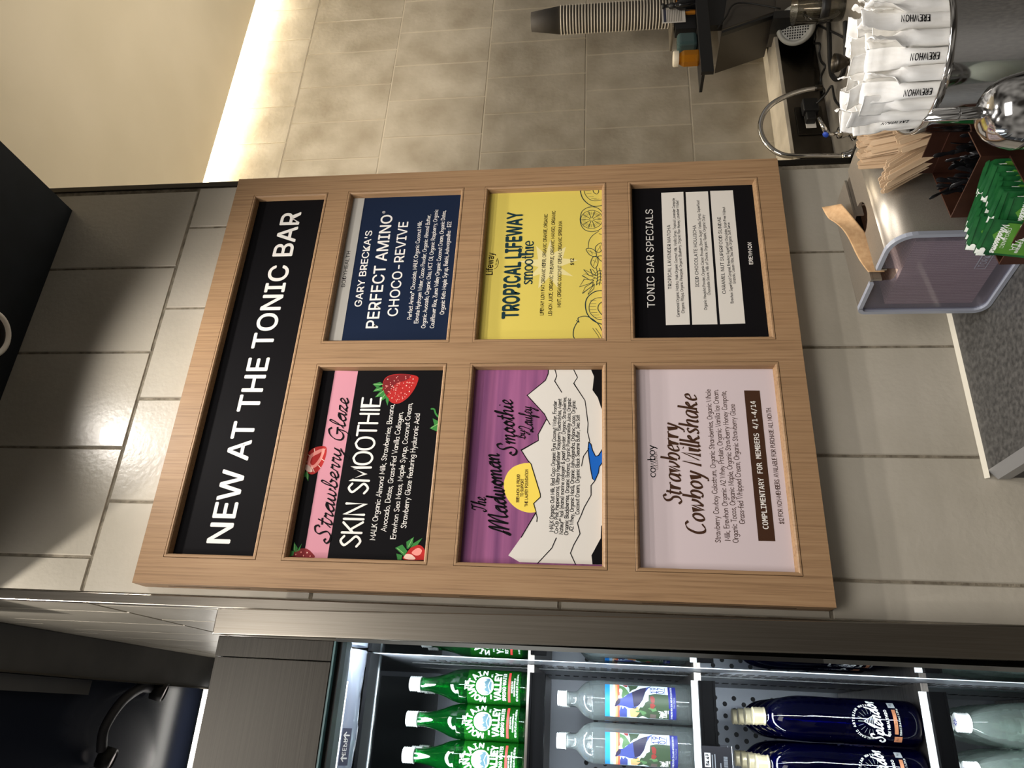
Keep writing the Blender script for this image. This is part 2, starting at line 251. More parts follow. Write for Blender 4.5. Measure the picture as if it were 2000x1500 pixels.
ITAL = {  # a pen-written italic: separate letters with thick and thin
'a':(5.2,'~4.4,4.8 2.6,5 1,3 1.1,.6 2.2,0 3.8,1.8 4.6,5|4.6,5 4.1,1 4.3,0 5.2,.5'),'b':(5.2,'1.4,9 .9,1|~1,2 2.6,5 4.2,4.4 4.3,2 3,0 1.2,.4'),'c':(4.2,'~4,4.2 2.8,5 1.2,3.4 1,1.2 2.2,0 4,.9'),
'e':(4.4,'~1,2.2 3.8,3.4 3.4,5 2.2,4.8 1,2.6 1.2,.6 2.2,0 4,.9'),'h':(5.2,'1.4,9 .7,0|~1,2.4 2.6,4.8 4,4.6 3.7,1 4,0 4.9,.4'),'i':(2.4,'.4,4.4 1.3,5 .9,.6 1.2,0 2.2,.5|1.6,7.2 1.75,7.6'),
'k':(5.2,'1.4,9 .7,0|~1,2.4 3.4,5 3.9,4 1.5,2.8|~1.5,2.8 3,1.2 3.8,0 4.9,.5'),'l':(2.3,'1.5,9 .9,.6 1.2,0 2.2,.5'),'m':(7.6,'.3,4.5 1.2,5 .7,0|~1,2.4 2.4,4.8 3.6,4.6 3.2,0|~3.5,2.4 5,4.8 6.2,4.6 5.9,1 6.2,0 7.3,.5'),
'n':(5.2,'.3,4.5 1.2,5 .7,0|~1,2.4 2.6,4.8 4,4.6 3.7,1 4,0 4.9,.4'),'o':(5,'~2.8,5 1.1,3.4 1,1.2 2.2,0 3.9,1.4 4.1,3.8 2.8,5'),'r':(4,'.3,4.5 1.2,5 .7,0|~1,2.4 2.4,4.7 3.8,4.8'),
's':(4,'~3.6,4.4 2.4,5 1.2,4 2.2,2.6 3.2,1.2 2,0 .6,.6'),'t':(3.2,'1.7,6.8 1,.8 1.4,0 2.6,.5|.2,4.9 3,4.9'),'w':(7,'.3,4.6 1.2,5 1.6,0 3.6,5 3.9,0|~3.9,0 6,2.6 6.4,5'),
'y':(5,'.3,4.6 1.2,5 2.2,.2|~4.6,5 3.4,1 1.6,-2.6 .2,-2.8'),'C':(6.6,'~6.4,7 4.8,8.2 2.4,7.2 1,3.6 1.8,.6 3.6,-.1 5.8,1.2'),
'M':(8,'.2,0 1.6,0|.9,0 2.2,8 3.6,.4 7,8 6.4,0|5.6,0 7.4,0'),'S':(5.2,'~5,6.8 3.6,8.2 1.8,7 2.2,5 4,3.4 4.2,1.2 2.4,-.1 .5,1.2'),' ':(2.6,'')}
SERIF = {'s':HAND['s'],'m':(7.4,'0,5 1,5 1,0|0,0 2,0|~1,3.4 2.2,5 3.4,4.4 3.7,2.5 3.7,0|2.8,0 4.6,0|~3.7,3.4 5,5 6,4.4 6.4,2.5 6.4,0|5.5,0 7.4,0'),'o':HAND['o'],
't':HAND['t'],'h':(5.4,'0,8 1,8 1,0|0,0 2,0|~1,3.2 2.6,5 4,4.2 4.3,2.5 4.3,0|3.3,0 5.3,0'),'i':(2.4,'.2,5 1.2,5 1.2,0|.2,0 2.2,0|1.2,7 1.3,7.4'),'e':HAND['e']}
_cache = {}
def strokes(font, ch):
    key = (id(font), ch)
    if key not in _cache:
        wd, src = font.get(ch) or HAND.get(ch) or HAND['-']; out = []
        for part in src.split('|'):
            part = part.strip()
            if not part: continue
            sm = part[0] == '~'; pts = [tuple(float(q) for q in p.split(',')) for p in part.lstrip('~').split()]
            out.append(smooth_path(pts, 4 if font is HAND else 6) if sm else pts)
        _cache[key] = (wd, out)
    return _cache[key]
FONTS = {}
def vfont(name):
    if name not in FONTS:
        f = None
        try: f = bpy.data.fonts.load(os.path.join(bpy.utils.resource_path('LOCAL'), 'datafiles', 'fonts', name + '.woff2'))
        except Exception: f = None
        FONTS[name] = f
    return FONTS[name]
def type_mesh(txt, bold=0.0, font='Inter', space=1.0):
    cu = bpy.data.curves.new('type', 'FONT'); cu.body = txt; cu.size = 1; cu.resolution_u = 3; cu.space_character = space
    f = vfont(font)
    if f: cu.font = f
    o = bpy.data.objects.new('type', cu); COL.objects.link(o); bpy.context.view_layer.update()
    me = o.evaluated_get(bpy.context.evaluated_depsgraph_get()).to_mesh()
    v = [(p.co.x, p.co.y) for p in me.vertices]; fcs = [tuple(p.vertices) for p in me.polygons]
    bpy.data.objects.remove(o); bpy.data.curves.remove(cu)
    return v, fcs
CAPS = {}
def cap_height(font):
    if font not in CAPS: v = type_mesh('H', 0, font)[0]; CAPS[font] = max(p[1] for p in v)
    return CAPS[font]
def heavier(b): return ((0, 0),) if b < 0.003 else ((-b, 0), (b, 0), (0, -b), (0, b))
class Art:
    """flat printing: coloured shapes in layers, laid on a plane or wrapped on a cylinder"""
    def __init__(s): s.items = []; s.mats = []; s.layer = 0
    def mi(s, m):
        if m not in s.mats: s.mats.append(m)
        return s.mats.index(m)
    def up(s): s.layer += 1; return s
    def poly(s, pts, m):
        tri = tessellate_polygon([[Vector((a, b, 0)) for a, b in pts]]); s.items.append((list(pts), [tuple(t) for t in tri], s.mi(m), s.layer)); return s
    def blob(s, pts, m): return s.poly([tuple(p) for p in smooth_path(pts, 4, True)], m)
    def rect(s, x0, z0, x1, z1, m): return s.poly([(x0, z0), (x1, z0), (x1, z1), (x0, z1)], m)
    def circle(s, c, r, m, n=40, ry=None): return s.poly([(c[0]+r*math.cos(2*PI*k/n), c[1]+(ry or r)*math.sin(2*PI*k/n)) for k in range(n)], m)
    def line(s, pts, wd, m, smooth=False, closed=False, pen=None, cap=True):
        if smooth: pts = smooth_path(pts, 5, closed)
        if closed: pts = list(pts) + [pts[0]]
        if len(pts) < 2: return s
        L, Rr = [], []; n = len(pts)
        for i in range(n):
            a = pts[max(i-1, 0)]; b = pts[min(i+1, n-1)]; dx, dz = b[0]-a[0], b[1]-a[1]; d = math.hypot(dx, dz) or 1e-9
            nx, nz = -dz/d, dx/d; h = wd/2
            if 0 < i < n-1:
                ax, az = pts[i][0]-a[0], pts[i][1]-a[1]; da = math.hypot(ax, az) or 1e-9; c = abs((-az*nx+ax*nz)/da); h /= max(c, 0.5)
            if pen: h *= pen[0] + pen[1]*abs(math.sin(math.atan2(dz, dx) - pen[2]))
            L.append((pts[i][0]+nx*h, pts[i][1]+nz*h)); Rr.append((pts[i][0]-nx*h, pts[i][1]-nz*h))
        vs = L + Rr; fs = [(i, n+i, n+i+1, i+1) for i in range(n-1)]
        if pen: s.faces(vs, fs, m)
        else: s.items.append((vs, fs, s.mi(m), s.layer))
        if cap and not pen and not closed:
            for e in (0, n-1): s.items.append(([(pts[e][0]+wd/2*math.cos(PI*k/4), pts[e][1]+wd/2*math.sin(PI*k/4)) for k in range(8)], [tuple(range(8))], s.mi(m), s.layer))
        return s
    def hand(s, txt, P, h, wd, m, font=HAND, slant=0.0, pen=None, jit=0.0, space=0.0):
        """a line of stroke letters whose baseline runs from P[0] to P[1]; h is the height of a capital"""
        (x0, z0), (x1, z1) = P[0], P[1]
        if len(P) > 2: h = abs((P[2][1]-z0)) if h is None else h
        W = sum(strokes(font, c)[0] + space for c in txt); L = math.hypot(x1-x0, z1-z0); k = L/W; q = h/8.0; ca, sa = (x1-x0)/L, (z1-z0)/L; x = 0
        for c in txt:
            wdt, ss = strokes(font, c); jz = random.uniform(-jit, jit)*q if jit else 0
            for st in ss:
                pp = []
                for a, b in st:
                    u = (x+a)*k + b*q*slant; v = b*q + jz; pp.append((x0+u*ca-v*sa, z0+u*sa+v*ca))
                s.line(pp, wd, m, pen=pen)
            x += wdt + space
        return s
    def type(s, txt, P, h, m, bold=0.0, font='Inter', space=1.0, cap=0.727):
        """a line of drawn type fitted between P[0] and P[1] with capitals h tall"""
        v, f = type_mesh(txt, bold, font, space); (x0, z0), (x1, z1) = P[0], P[1]
        if len(P) > 2 and h is None: h = abs(P[2][1]-z0)
        a0 = min(p[0] for p in v); a1 = max(p[0] for p in v); L = math.hypot(x1-x0, z1-z0); k = L/(a1-a0); q = h/cap_height(font); ca, sa = (x1-x0)/L, (z1-z0)/L
        for ox, oy in heavier(bold): s.faces([(x0+(a+ox-a0)*k*ca-(b+oy)*q*sa, z0+(a+ox-a0)*k*sa+(b+oy)*q*ca) for a, b in v], f, m)
        return s
    def faces(s, vs, fs, m):
        s.turn = getattr(s, 'turn', 0)+1
        for i, f in enumerate(fs): s.items.append(([vs[q] for q in f], [tuple(range(len(f)))], s.mi(m), s.layer+0.066*((s.turn % 4)*3+i % 3)))
    def arc_type(s, txt, c, r, a0, a1, h, m, bold=0.02, kx=1.0):
        """letters standing on an arc from angle a0 to a1 (degrees, clockwise reading)"""
        n = len(txt)
        for i, ch in enumerate(txt):
            if ch == ' ': continue
            a = math.radians(a0 + (a1-a0)*i/(n-1)); v, f = type_mesh(ch, bold); xm = (min(p[0] for p in v)+max(p[0] for p in v))/2; q = h/cap_height('Inter')
            
            for ox, oy in heavier(bold): s.faces([(c[0]+(r+(y+oy)*q)*math.cos(a)+(x+ox-xm)*q*kx*math.sin(a), c[1]+(r+(y+oy)*q)*math.sin(a)-(x+ox-xm)*q*kx*math.cos(a)) for x, y in v], f, m)
        return s
    def mesh(s, name, fn, parent=None, step=0.00010, cell=None):
        """fn(x, z, lift) -> point; cell: slice so that shapes follow a curve"""
        mb = MB()
        for ix, (vs, fs, mi, ly) in enumerate(s.items):
            if cell:
                bm = bmesh.new(); bv = [bm.verts.new((a, 0, b)) for a, b in vs]
                for f in fs:
                    try: bm.faces.new([bv[i] for i in f])
                    except ValueError: pass
                xs = [a for a, _ in vs]; q = math.floor(min(xs)/cell)*cell + cell
                while q < max(xs):
                    bmesh.ops.bisect_plane(bm, geom=bm.verts[:]+bm.edges[:]+bm.faces[:], plane_co=(q, 0, 0), plane_no=(1, 0, 0)); q += cell
                bm.verts.index_update(); vv = [(p.co.x, p.co.z) for p in bm.verts]; ff = [tuple(p.index for p in f.verts) for f in bm.faces]; bm.free()
            else: vv, ff = vs, fs
            mb.add([fn(a, b, step*(ly+1+(0.066*(ix % 13) if isinstance(ly, int) else 0))) for a, b in vv], ff, mi)   # overlapping strokes never share a plane
        return mb.build(name, s.mats, parent, normals=False)
def wrap(r, z0=0.0):
    """on a standing cylinder, x measured along the skin from the side that faces -Y"""
    return lambda x, z, d: ((r+d)*math.sin(x/r), -(r+d)*math.cos(x/r), z0+z)
def C(r, g, b): return tuple(((q/255)/12.92 if q/255 <= 0.04045 else (((q/255)+0.055)/1.055)**2.4) for q in (r, g, b))
# ---------------------------------------------------------------- the room
mat('tile', C(176, 168, 152), 0.30, coat=0.15); vary('tile', C(178, 171, 156), C(194, 187, 173), (1, 1, 1), 5, 5, 0.35, 0.7, bump=0.35, bscale=95, bdist=0.0016, rough=(0.26, 0.40))
mat('tile_back', C(176, 167, 148), 0.30, coat=0.1); vary('tile_back', C(158, 148, 130), C(190, 182, 166), (1, 1, 1), 7, 6, 0.3, 0.7, bump=0.4, bscale=60, bdist=0.002, rough=(0.25, 0.42))
mat('grout', C(128, 119, 103), 0.95); vary('grout', C(104, 96, 82), C(146, 137, 120), (1, 1, 1), 60, 4, bump=0.6, bscale=220, bdist=0.002)
mat('grout_light', C(196, 187, 168), 0.9)
mat('plaster', C(204, 195, 172), 0.9); vary('plaster', C(201, 192, 169), C(208, 199, 177), (1, 1, 1), 3, 3)
mat('navy_paint', C(17, 23, 28), 0.7, spec=0.2); vary('navy_paint', C(15, 21, 25), C(19, 25, 30), (1, 1, 1), 20, 4)
mat('ceiling_navy', C(22, 26, 36), 0.25, spec=0.6); vary('ceiling_navy', C(30, 35, 50), C(40, 46, 62), (1, 0.2, 1), 4, 3)
mat('beam_grey', C(118, 114, 110), 0.5, 0.3); vary('beam_grey', C(110, 111, 113), C(124, 124, 125), (1, 1, 1), 5, 3)
mat('floor', C(90, 86, 80), 0.4); vary('floor', C(80, 76, 70), C(98, 94, 88), (1, 1, 1), 3, 5)
mat('steel', C(150, 142, 130), 0.30, 1.0); vary('steel', C(146, 139, 128), C(158, 151, 140), (240, 240, 2.0), 3, 4, 0.3, 0.7, bump=0.02, bdist=0.0005, rough=(0.27, 0.33))
mat('steel_x', C(140, 134, 126), 0.34, 1.0); vary('steel_x', C(112, 106, 100), C(160, 152, 143), (2.0, 240, 240), 3, 4, 0.3, 0.7, bump=0.06, bdist=0.0005, rough=(0.26, 0.42))
mat('dark_metal', C(72, 68, 62), 0.35, 1.0)
mat('chrome', C(205, 203, 200), 0.08, 1.0)
mat('black', C(20, 20, 21), 0.45); mat('gloss_black', C(14, 14, 16), 0.18)
mat('white_paint', C(226, 223, 214), 0.6)
mat('strip_lamp', (1, 1, 1), 0.5, emit=(1.0, 0.96, 0.88), es=4.0)
mat('cove_lamp', (1, 1, 1), 0.5, emit=(1.0, 0.90, 0.72), es=6.0)
mat('cool_lamp', (1, 1, 1), 0.5, emit=(0.90, 0.96, 1.0), es=2.2)

PX0, PX1, PY = -0.0125, 0.862, 0.042          # the pillar and its tiled front
ROW, TW, G = 0.408, 0.2008, 0.0046
def tiles(mb, rows, u0, u1, z0, z1, first, fn, mi=0, th=0.0022):
    """stretcher-bond tiles as low raised slabs over the grout; fn(u, z, lift) -> point"""
    for k in rows:
        za, zb = max(z0, -0.0046+ROW*k)+G/2, min(z1, -0.0046+ROW*(k+1))-G/2
        if zb-za < 0.01: continue
        j = first(k); n0 = math.floor((u0-j)/TW)
        for n in range(n0, n0+60):
            ua, ub = max(u0, j+n*TW)+G/2, min(u1, j+(n+1)*TW)-G/2
            if ua > u1: break
            if ub-ua < 0.006: continue
            b = 0.0016; dz = random.uniform(-0.0003, 0.0003)
            o = [(ua, za), (ub, za), (ub, zb), (ua, zb)]; i = [(ua+b, za+b), (ub-b, za+b), (ub-b, zb-b), (ua+b, zb-b)]
            vs = [fn(a, c, 0) for a, c in o] + [fn(a, c, th+dz) for a, c in i]
            mb.add(vs, [(4, 5, 6, 7), (0, 1, 5, 4), (1, 2, 6, 5), (2, 3, 7, 6), (3, 0, 4, 7)], mi)
ODD = lambda k: 0.0476 if k % 2 == 1 else 0.1474
m = MB(); m.box((PX0, PY+0.0022, -1.2), (PX1, PY+0.06, 2.3), 1)
tiles(m, range(-3, 6), PX0, PX1-0.004, -1.2, 2.3, ODD, lambda u, z, d: (u, PY+0.0022-d, z))
tag(m.build('wall_front', ['tile', 'grout']), kind='structure')
m = MB(); m.box((PX0-0.012, PY+0.005, -1.2), (PX0, 2.3, 2.3), 1)
tiles(m, range(-3, 6), PY+0.006, 2.3, -1.2, 2.3, lambda k: 0.0476+PY if k % 2 == 0 else 0.1474+PY, lambda u, z, d: (PX0-0.012-d, u, z))
tag(m.build('wall_left', ['tile', 'grout_light']), kind='structure')
m = MB(); m.box((PX1-0.01, PY+0.06, -1.2), (PX1, 1.02, 2.3), 0); tag(m.build('wall_right', ['tile']), kind='structure')
m = MB(); m.box((PX1, 1.0222, -1.2), (4.4, 1.10, 2.3), 1)
tiles(m, range(-1, 6), PX1, 4.4, -0.36, 2.3, lambda k: 0.125 if k % 2 == 0 else 0.025, lambda u, z, d: (u, 1.0222-d, z))
tag(m.build('wall_back', ['tile_back', 'grout_light']), kind='structure')
m = MB(); m.box((PX0-0.0165, PY-0.0022, -1.2), (PX0+0.0005, PY+0.012, 2.3)); tag(m.build('trim_1', ['steel'], bevel=0.0015), kind='structure')
m = MB(); m.box((PX1-0.004, PY-0.001, -1.2), (PX1+0.010, PY+0.012, 2.3)); tag(m.build('trim_2', ['dark_metal'], bevel=0.0015), kind='structure')
# plaster ceiling of the back bar, its lamp slot along the tiles, the dark soffit over the counter, the navy ceiling of the alcove
m = MB(); m.box((PX1-0.06, -0.6, 1.876), (4.4, 0.925, 2.02)); tag(m.build('ceiling', ['plaster']), kind='structure')
m = MB(); m.box((-0.135, -1.05, 1.509), (0.8066, PY, 2.3)); tag(m.build('ceiling', ['navy_paint']), kind='structure')
m = MB(); m.box((-1.6, 0.10, 1.80), (-0.125, 1.60, 1.95)); tag(m.build('ceiling', ['ceiling_navy']), kind='structure')
m = MB(); m.box((-0.13, 0.05, 1.745), (-0.0275, 1.60, 1.86)); m.box((-0.1325, 0.05, 1.742), (-0.1275, 1.60, 1.748), 1)
tag(m.build('trim_3', ['beam_grey', 'steel']), kind='structure')
m = MB(); m.box((-0.172, 0.30, 1.775), (-0.134, 0.932, 1.80)); tag(m.build('trim_4', ['beam_grey']), kind='structure')
m = MB(); m.box((-1.6, 1.60, -1.2), (-0.0275, 1.66, 2.0)); tag(m.build('wall_back', ['navy_paint']), kind='structure')
m = MB(); m.box((-3, -4.5, -1.25), (4.5, 3, -1.2)); tag(m.build('floor', ['floor']), kind='structure')
m = MB(); m.box((PX1, 0.94, 1.955), (4.3, 0.975, 1.97)); o = m.build('cove_lamp', ['cove_lamp'])
tag(o, 'glowing warm strip lamp hidden above the edge of the plaster ceiling', 'lamp')
m = MB(); m.box((-1.25, 1.505, 1.728), (-0.1335, 1.545, 1.742)); o = m.build('strip_lamp', ['strip_lamp'])
tag(o, 'bright white strip lamp under the dark ceiling above the refrigerator', 'lamp')
# recessed downlight ring in the dark soffit
t = thing('downlight', 'round recessed ceiling lamp with a white ring in the dark soffit', 'ceiling lamp', (0.452, -0.035, 1.509))
m = MB(); m.lathe([(0.047, -0.0005), (0.047, -0.004), (0.041, -0.005), (0.037, -0.0005)], n=48); m.build('trim_ring', ['white_paint'], t)
m = MB(); m.lathe([(0.037, -0.0005), (0.034, -0.0012), (0.020, -0.0015), (0.0001, -0.0015)], n=40); m.build('reflector', ['gloss_black'], t)
# a two-headed track spot under the navy ceiling
mat('lens', C(210, 190, 180), 0.3, emit=(0.9, 0.8, 0.74), es=0.35); mat('lamp_grey', C(58, 58, 64), 0.5)
t = thing('track_light', 'dark twin spotlight joined by a curved bar under the navy ceiling', 'spotlight', (-0.255, 1.15, 1.80))
pts = smooth_path([(0.112, 0.09, -0.02), (0.112, 0.02, -0.03), (0.07, -0.07, -0.035), (0.0, -0.12, -0.035), (-0.06, -0.10, -0.03)], 6)
m = MB(); m.tube(pts, 0.014, 8, sx=1.2); m.build('bar', ['lamp_grey'], t)
for hx, hy in ((0.112, 0.105), (-0.075, -0.085)):
    rot = Euler((0.35, 0.25, 0)).to_matrix(); m = MB(); m.lathe([(0.020, 0.0), (0.030, -0.004), (0.030, -0.04), (0.026, -0.044), (0.0255, -0.038)], (hx, hy, -0.015), 28, rot=rot)
    h = m.build('lamp_head', ['black'], t); m = MB(); m.disc((0, 0, -0.0385), 0.0255, 28, rot=None); l = m.build('lens', ['lens'], h); l.location = (hx, hy, -0.015); l.rotation_euler = (0.35, 0.25, 0)
# ---------------------------------------------------------------- the oak menu board
mat('oak', C(176, 132, 88), 0.5, spec=0.35)
def oak_nodes(name, dark, mid, light):
    t, n, l, b = nodes(MAT[name]); tc = n.new('ShaderNodeTexCoord'); mp = n.new('ShaderNodeMapping'); mp.inputs['Scale'].default_value = (95, 95, 2.2)
    l.new(tc.outputs['Object'], mp.inputs['Vector']); nz = n.new('ShaderNodeTexNoise'); nz.inputs['Scale'].default_value = 2.6; nz.inputs['Detail'].default_value = 7; nz.inputs['Roughness'].default_value = 0.62
    l.new(mp.outputs['Vector'], nz.inputs['Vector']); r = n.new('ShaderNodeValToRGB'); e = r.color_ramp.elements
    e[0].position = 0.33; e[0].color = (*dark, 1); e[1].position = 0.50; e[1].color = (*mid, 1); q = e.new(0.72); q.color = (*light, 1)
    l.new(nz.outputs['Fac'], r.inputs['Fac'])
    m2 = n.new('ShaderNodeMapping'); m2.inputs['Scale'].default_value = (9, 9, 0.7); l.new(tc.outputs['Object'], m2.inputs['Vector'])
    n2 = n.new('ShaderNodeTexNoise'); n2.inputs['Scale'].default_value = 2.0; n2.inputs['Detail'].default_value = 2; l.new(m2.outputs['Vector'], n2.inputs['Vector'])
    mr = n.new('ShaderNodeMapRange'); mr.inputs['To Min'].default_value = 0.84; mr.inputs['To Max'].default_value = 1.12; l.new(n2.outputs['Fac'], mr.inputs['Value'])
    mx = n.new('ShaderNodeMix'); mx.data_type = 'RGBA'; mx.blend_type = 'MULTIPLY'; mx.inputs[0].default_value = 1
    l.new(r.outputs['Color'], mx.inputs[6]); l.new(mr.outputs['Result'], mx.inputs[7]); l.new(mx.outputs[2], b.inputs['Base Color'])
    bp = n.new('ShaderNodeBump'); bp.inputs['Strength'].default_value = 0.12; bp.inputs['Distance'].default_value = 0.0006; l.new(nz.outputs['Fac'], bp.inputs['Height']); l.new(bp.outputs['Normal'], b.inputs['Normal'])
oak_nodes('oak', C(134, 104, 75), C(156, 124, 91), C(166, 135, 101))
mat('oak_slot', C(60, 40, 24), 0.8)
for nm, c, ro in (('ink_black', (19, 18, 20), 0.6), ('ink_white', (232, 228, 222), 0.6), ('ink_pink', (200, 138, 152), 0.6), ('ink_navy', (27, 37, 58), 0.45), ('ink_silver', (196, 192, 184), 0.5),
    ('ink_yellow', (212, 193, 94), 0.5), ('ink_haze', (224, 211, 150), 0.6), ('ink_teal', (25, 52, 58), 0.5), ('ink_cream', (216, 211, 203), 0.6), ('ink_blush', (208, 193, 196), 0.55), ('ink_brown', (66, 42, 28), 0.6),
    ('ink_red', (178, 42, 40), 0.5), ('ink_red_dark', (120, 32, 36), 0.5), ('ink_rose', (238, 150, 140), 0.5), ('ink_pale', (240, 205, 190), 0.5), ('ink_leaf', (58, 128, 62), 0.5), ('ink_leaf_light', (142, 190, 120), 0.5), ('ink_blue', (28, 98, 190), 0.5), ('ink_sun', (240, 212, 92), 0.5), ('ink_gold', (206, 186, 110), 0.5)):
    mat(nm, C(*c), ro, spec=0.04 if nm in ('ink_black', 'ink_navy') else 0.14)
mat('paint_purple', C(150, 80, 132), 0.5, spec=0.14)
t_, n_, l_, b_ = nodes(MAT['paint_purple']); tc_ = n_.new('ShaderNodeTexCoord'); mp_ = n_.new('ShaderNodeMapping'); mp_.inputs['Scale'].default_value = (1.2, 1, 34)
l_.new(tc_.outputs['Object'], mp_.inputs['Vector']); nz_ = n_.new('ShaderNodeTexNoise'); nz_.inputs['Scale'].default_value = 1.5; nz_.inputs['Detail'].default_value = 6; l_.new(mp_.outputs['Vector'], nz_.inputs['Vector'])
rp_ = n_.new('ShaderNodeValToRGB'); rp_.color_ramp.elements[0].position = 0.3; rp_.color_ramp.elements[0].color = (*C(108, 64, 104), 1); rp_.color_ramp.elements[1].position = 0.72; rp_.color_ramp.elements[1].color = (*C(166, 100, 142), 1)
l_.new(nz_.outputs['Fac'], rp_.inputs['Fac']); l_.new(rp_.outputs['Color'], b_.inputs['Base Color'])

BW, BH, BT = 0.84, 1.103, 0.042
board = thing('menu_board', 'large oak framed board of painted drinks menus mounted on the tiled pillar', 'menu board', (0, 0, 0))
OX = ((0.043, 0.400), (0.442, 0.796)); OZ = ((0.041, 0.287), (0.329, 0.570), (0.612, 0.855)); HZ = (0.898, 1.060)
openings = [(OX[0][0], OX[1][1], *HZ)] + [(*x, *z) for z in OZ for x in OX]
xc = sorted({0, BW, *[v for o_ in OX for v in o_]}); zc = sorted({0, BH, *HZ, *[v for o_ in OZ for v in o_]})
m = MB()
for i in range(len(xc)-1):
    for j in range(len(zc)-1):
        cx, cz = (xc[i]+xc[i+1])/2, (zc[j]+zc[j+1])/2
        if any(a < cx < b and c_ < cz < d for a, b, c_, d in openings): continue
        m.box((xc[i], 0, zc[j]), (xc[i+1], BT-0.002, zc[j+1]))
for z0, z1 in OZ + (HZ,): m.box((-0.0003, 0.019, z0+0.01), (0.002, 0.0225, z1-0.01), 1)
m.box((0.006, 0.024, 0.006), (BW-0.006, BT-0.0005, BH-0.006), 1)
m.build('frame', ['oak', 'oak_slot'], board)
PD = 0.012
def bead(a, b, c_, d):
    m = MB(); g, wd, ch = 0.0007, 0.0062, 0.0022
    R = lambda e, y: [(a+e, y, c_+e), (b-e, y, c_+e), (b-e, y, d-e), (a+e, y, d-e)]
    rings = [R(g, 0.006), R(g, 0.0002), R(g+0.0006, -0.0004), R(wd-ch, -0.0004), R(wd, 0.0012), R(wd+0.0024, PD+0.0005)]
    vs = [p for r in rings for p in r]
    m.add(vs, [(4*i+k, 4*i+(k+1) % 4, 4*i+4+(k+1) % 4, 4*i+4+k) for i in range(len(rings)-1) for k in range(4)]); return m
for o_ in openings: bead(*o_).build('bead', ['oak'], board)
def board_panel(art, o_, label):
    a, b, c_, d = o_; art.layer = 0
    e = 0.0075; m = MB(); ob = art.mesh('menu_panel', lambda x, z, q: (x, PD-q, z), board)
    ob['label'] = label; return ob
def base(o_, ink):
    e = 0.0072; s = Art(); s.rect(o_[0]+e, o_[2]+e, o_[1]-e, o_[3]-e, ink); return s.up()
SC = (0.42, 0.75, 0.95)      # pen for the joined script: thin upstrokes, thick downstrokes
# header
A = base(openings[0], 'ink_black'); A.type('NEW AT THE TONIC BAR', [(.0714,.9557),(.7560,.9545),(.0712,.9957)], None, 'ink_white', 0.013)
board_panel(A, openings[0], 'long black header panel with white capitals')
# strawberry glaze panel
A = base(openings[5], 'ink_black'); W_, Bk = 'ink_white', 'ink_black'
A.poly([(.0506,.8223),(.0503,.7818),(.3905,.7793),(.3916,.8231)], 'ink_pink'); A.up()
A.blob([(.2202,.8501),(.2341,.8457),(.2425,.8349),(.2449,.8216),(.2422,.8151),(.2317,.8131),(.2152,.8152),(.2015,.8210),(.1938,.8292),(.1945,.8387),(.2039,.8472),(.2134,.8511)], 'ink_red')
A.blob([(.0512,.8457),(.0566,.8428),(.0617,.8386),(.0656,.8302),(.0659,.8199),(.0600,.8099),(.0511,.8050)], 'ink_red_dark')
A.blob([(.0534,.6547),(.0644,.6498),(.0731,.6433),(.0770,.6313),(.0700,.6218),(.0557,.6186),(.0533,.6188)], 'ink_red')
A.blob([(.3611,.7297),(.3746,.7272),(.3821,.7170),(.3844,.6977),(.3826,.6780),(.3789,.6665),(.3715,.6648),(.3552,.6694),(.3390,.6786),(.3282,.6910),(.3259,.7017),(.3302,.7119),(.3404,.7201),(.3522,.7277)], 'ink_red')
A.poly([(.2722,.6214),(.2737,.6164),(.2598,.6170),(.2639,.6200)], 'ink_red'); A.up()
A.blob([(.2148,.8451),(.2286,.8420),(.2384,.8273),(.2394,.8174),(.2261,.8184),(.2110,.8240),(.2041,.8323),(.2053,.8415)], 'ink_rose')
A.blob([(.2143,.8395),(.2245,.8372),(.2315,.8261),(.2343,.8225),(.2247,.8236),(.2136,.8293),(.2095,.8346)], 'ink_red')
A.blob([(.2038,.8483),(.2107,.8457),(.2067,.8382),(.1986,.8327),(.1972,.8392)], 'ink_pale')
for a_, b_2 in zip([(.2067,.8352),(.2123,.8269),(.2220,.8210),(.2343,.8225),(.2342,.8348),(.2258,.8415),(.2162,.8426)], [(.1973,.8292),(.2056,.8198),(.2179,.8149),(.2394,.8165),(.2403,.8367),(.2299,.8477),(.2148,.8486)]): A.line([a_, b_2], 0.0012, 'ink_pale')
A.blob([(.0547,.6536),(.0615,.6514),(.0610,.6419),(.0552,.6351),(.0531,.6398)], 'ink_pale'); A.blob([(.0646,.6423),(.0721,.6332),(.0687,.6259),(.0614,.6283),(.0600,.6356)], 'ink_rose')
A.blob([(.3597,.7286),(.3737,.7266),(.3812,.7155),(.3835,.6962),(.3814,.6792),(.3715,.6878),(.3656,.7038),(.3537,.7134),(.3419,.7189),(.3507,.7255)], 'ink_red_dark'); A.up()
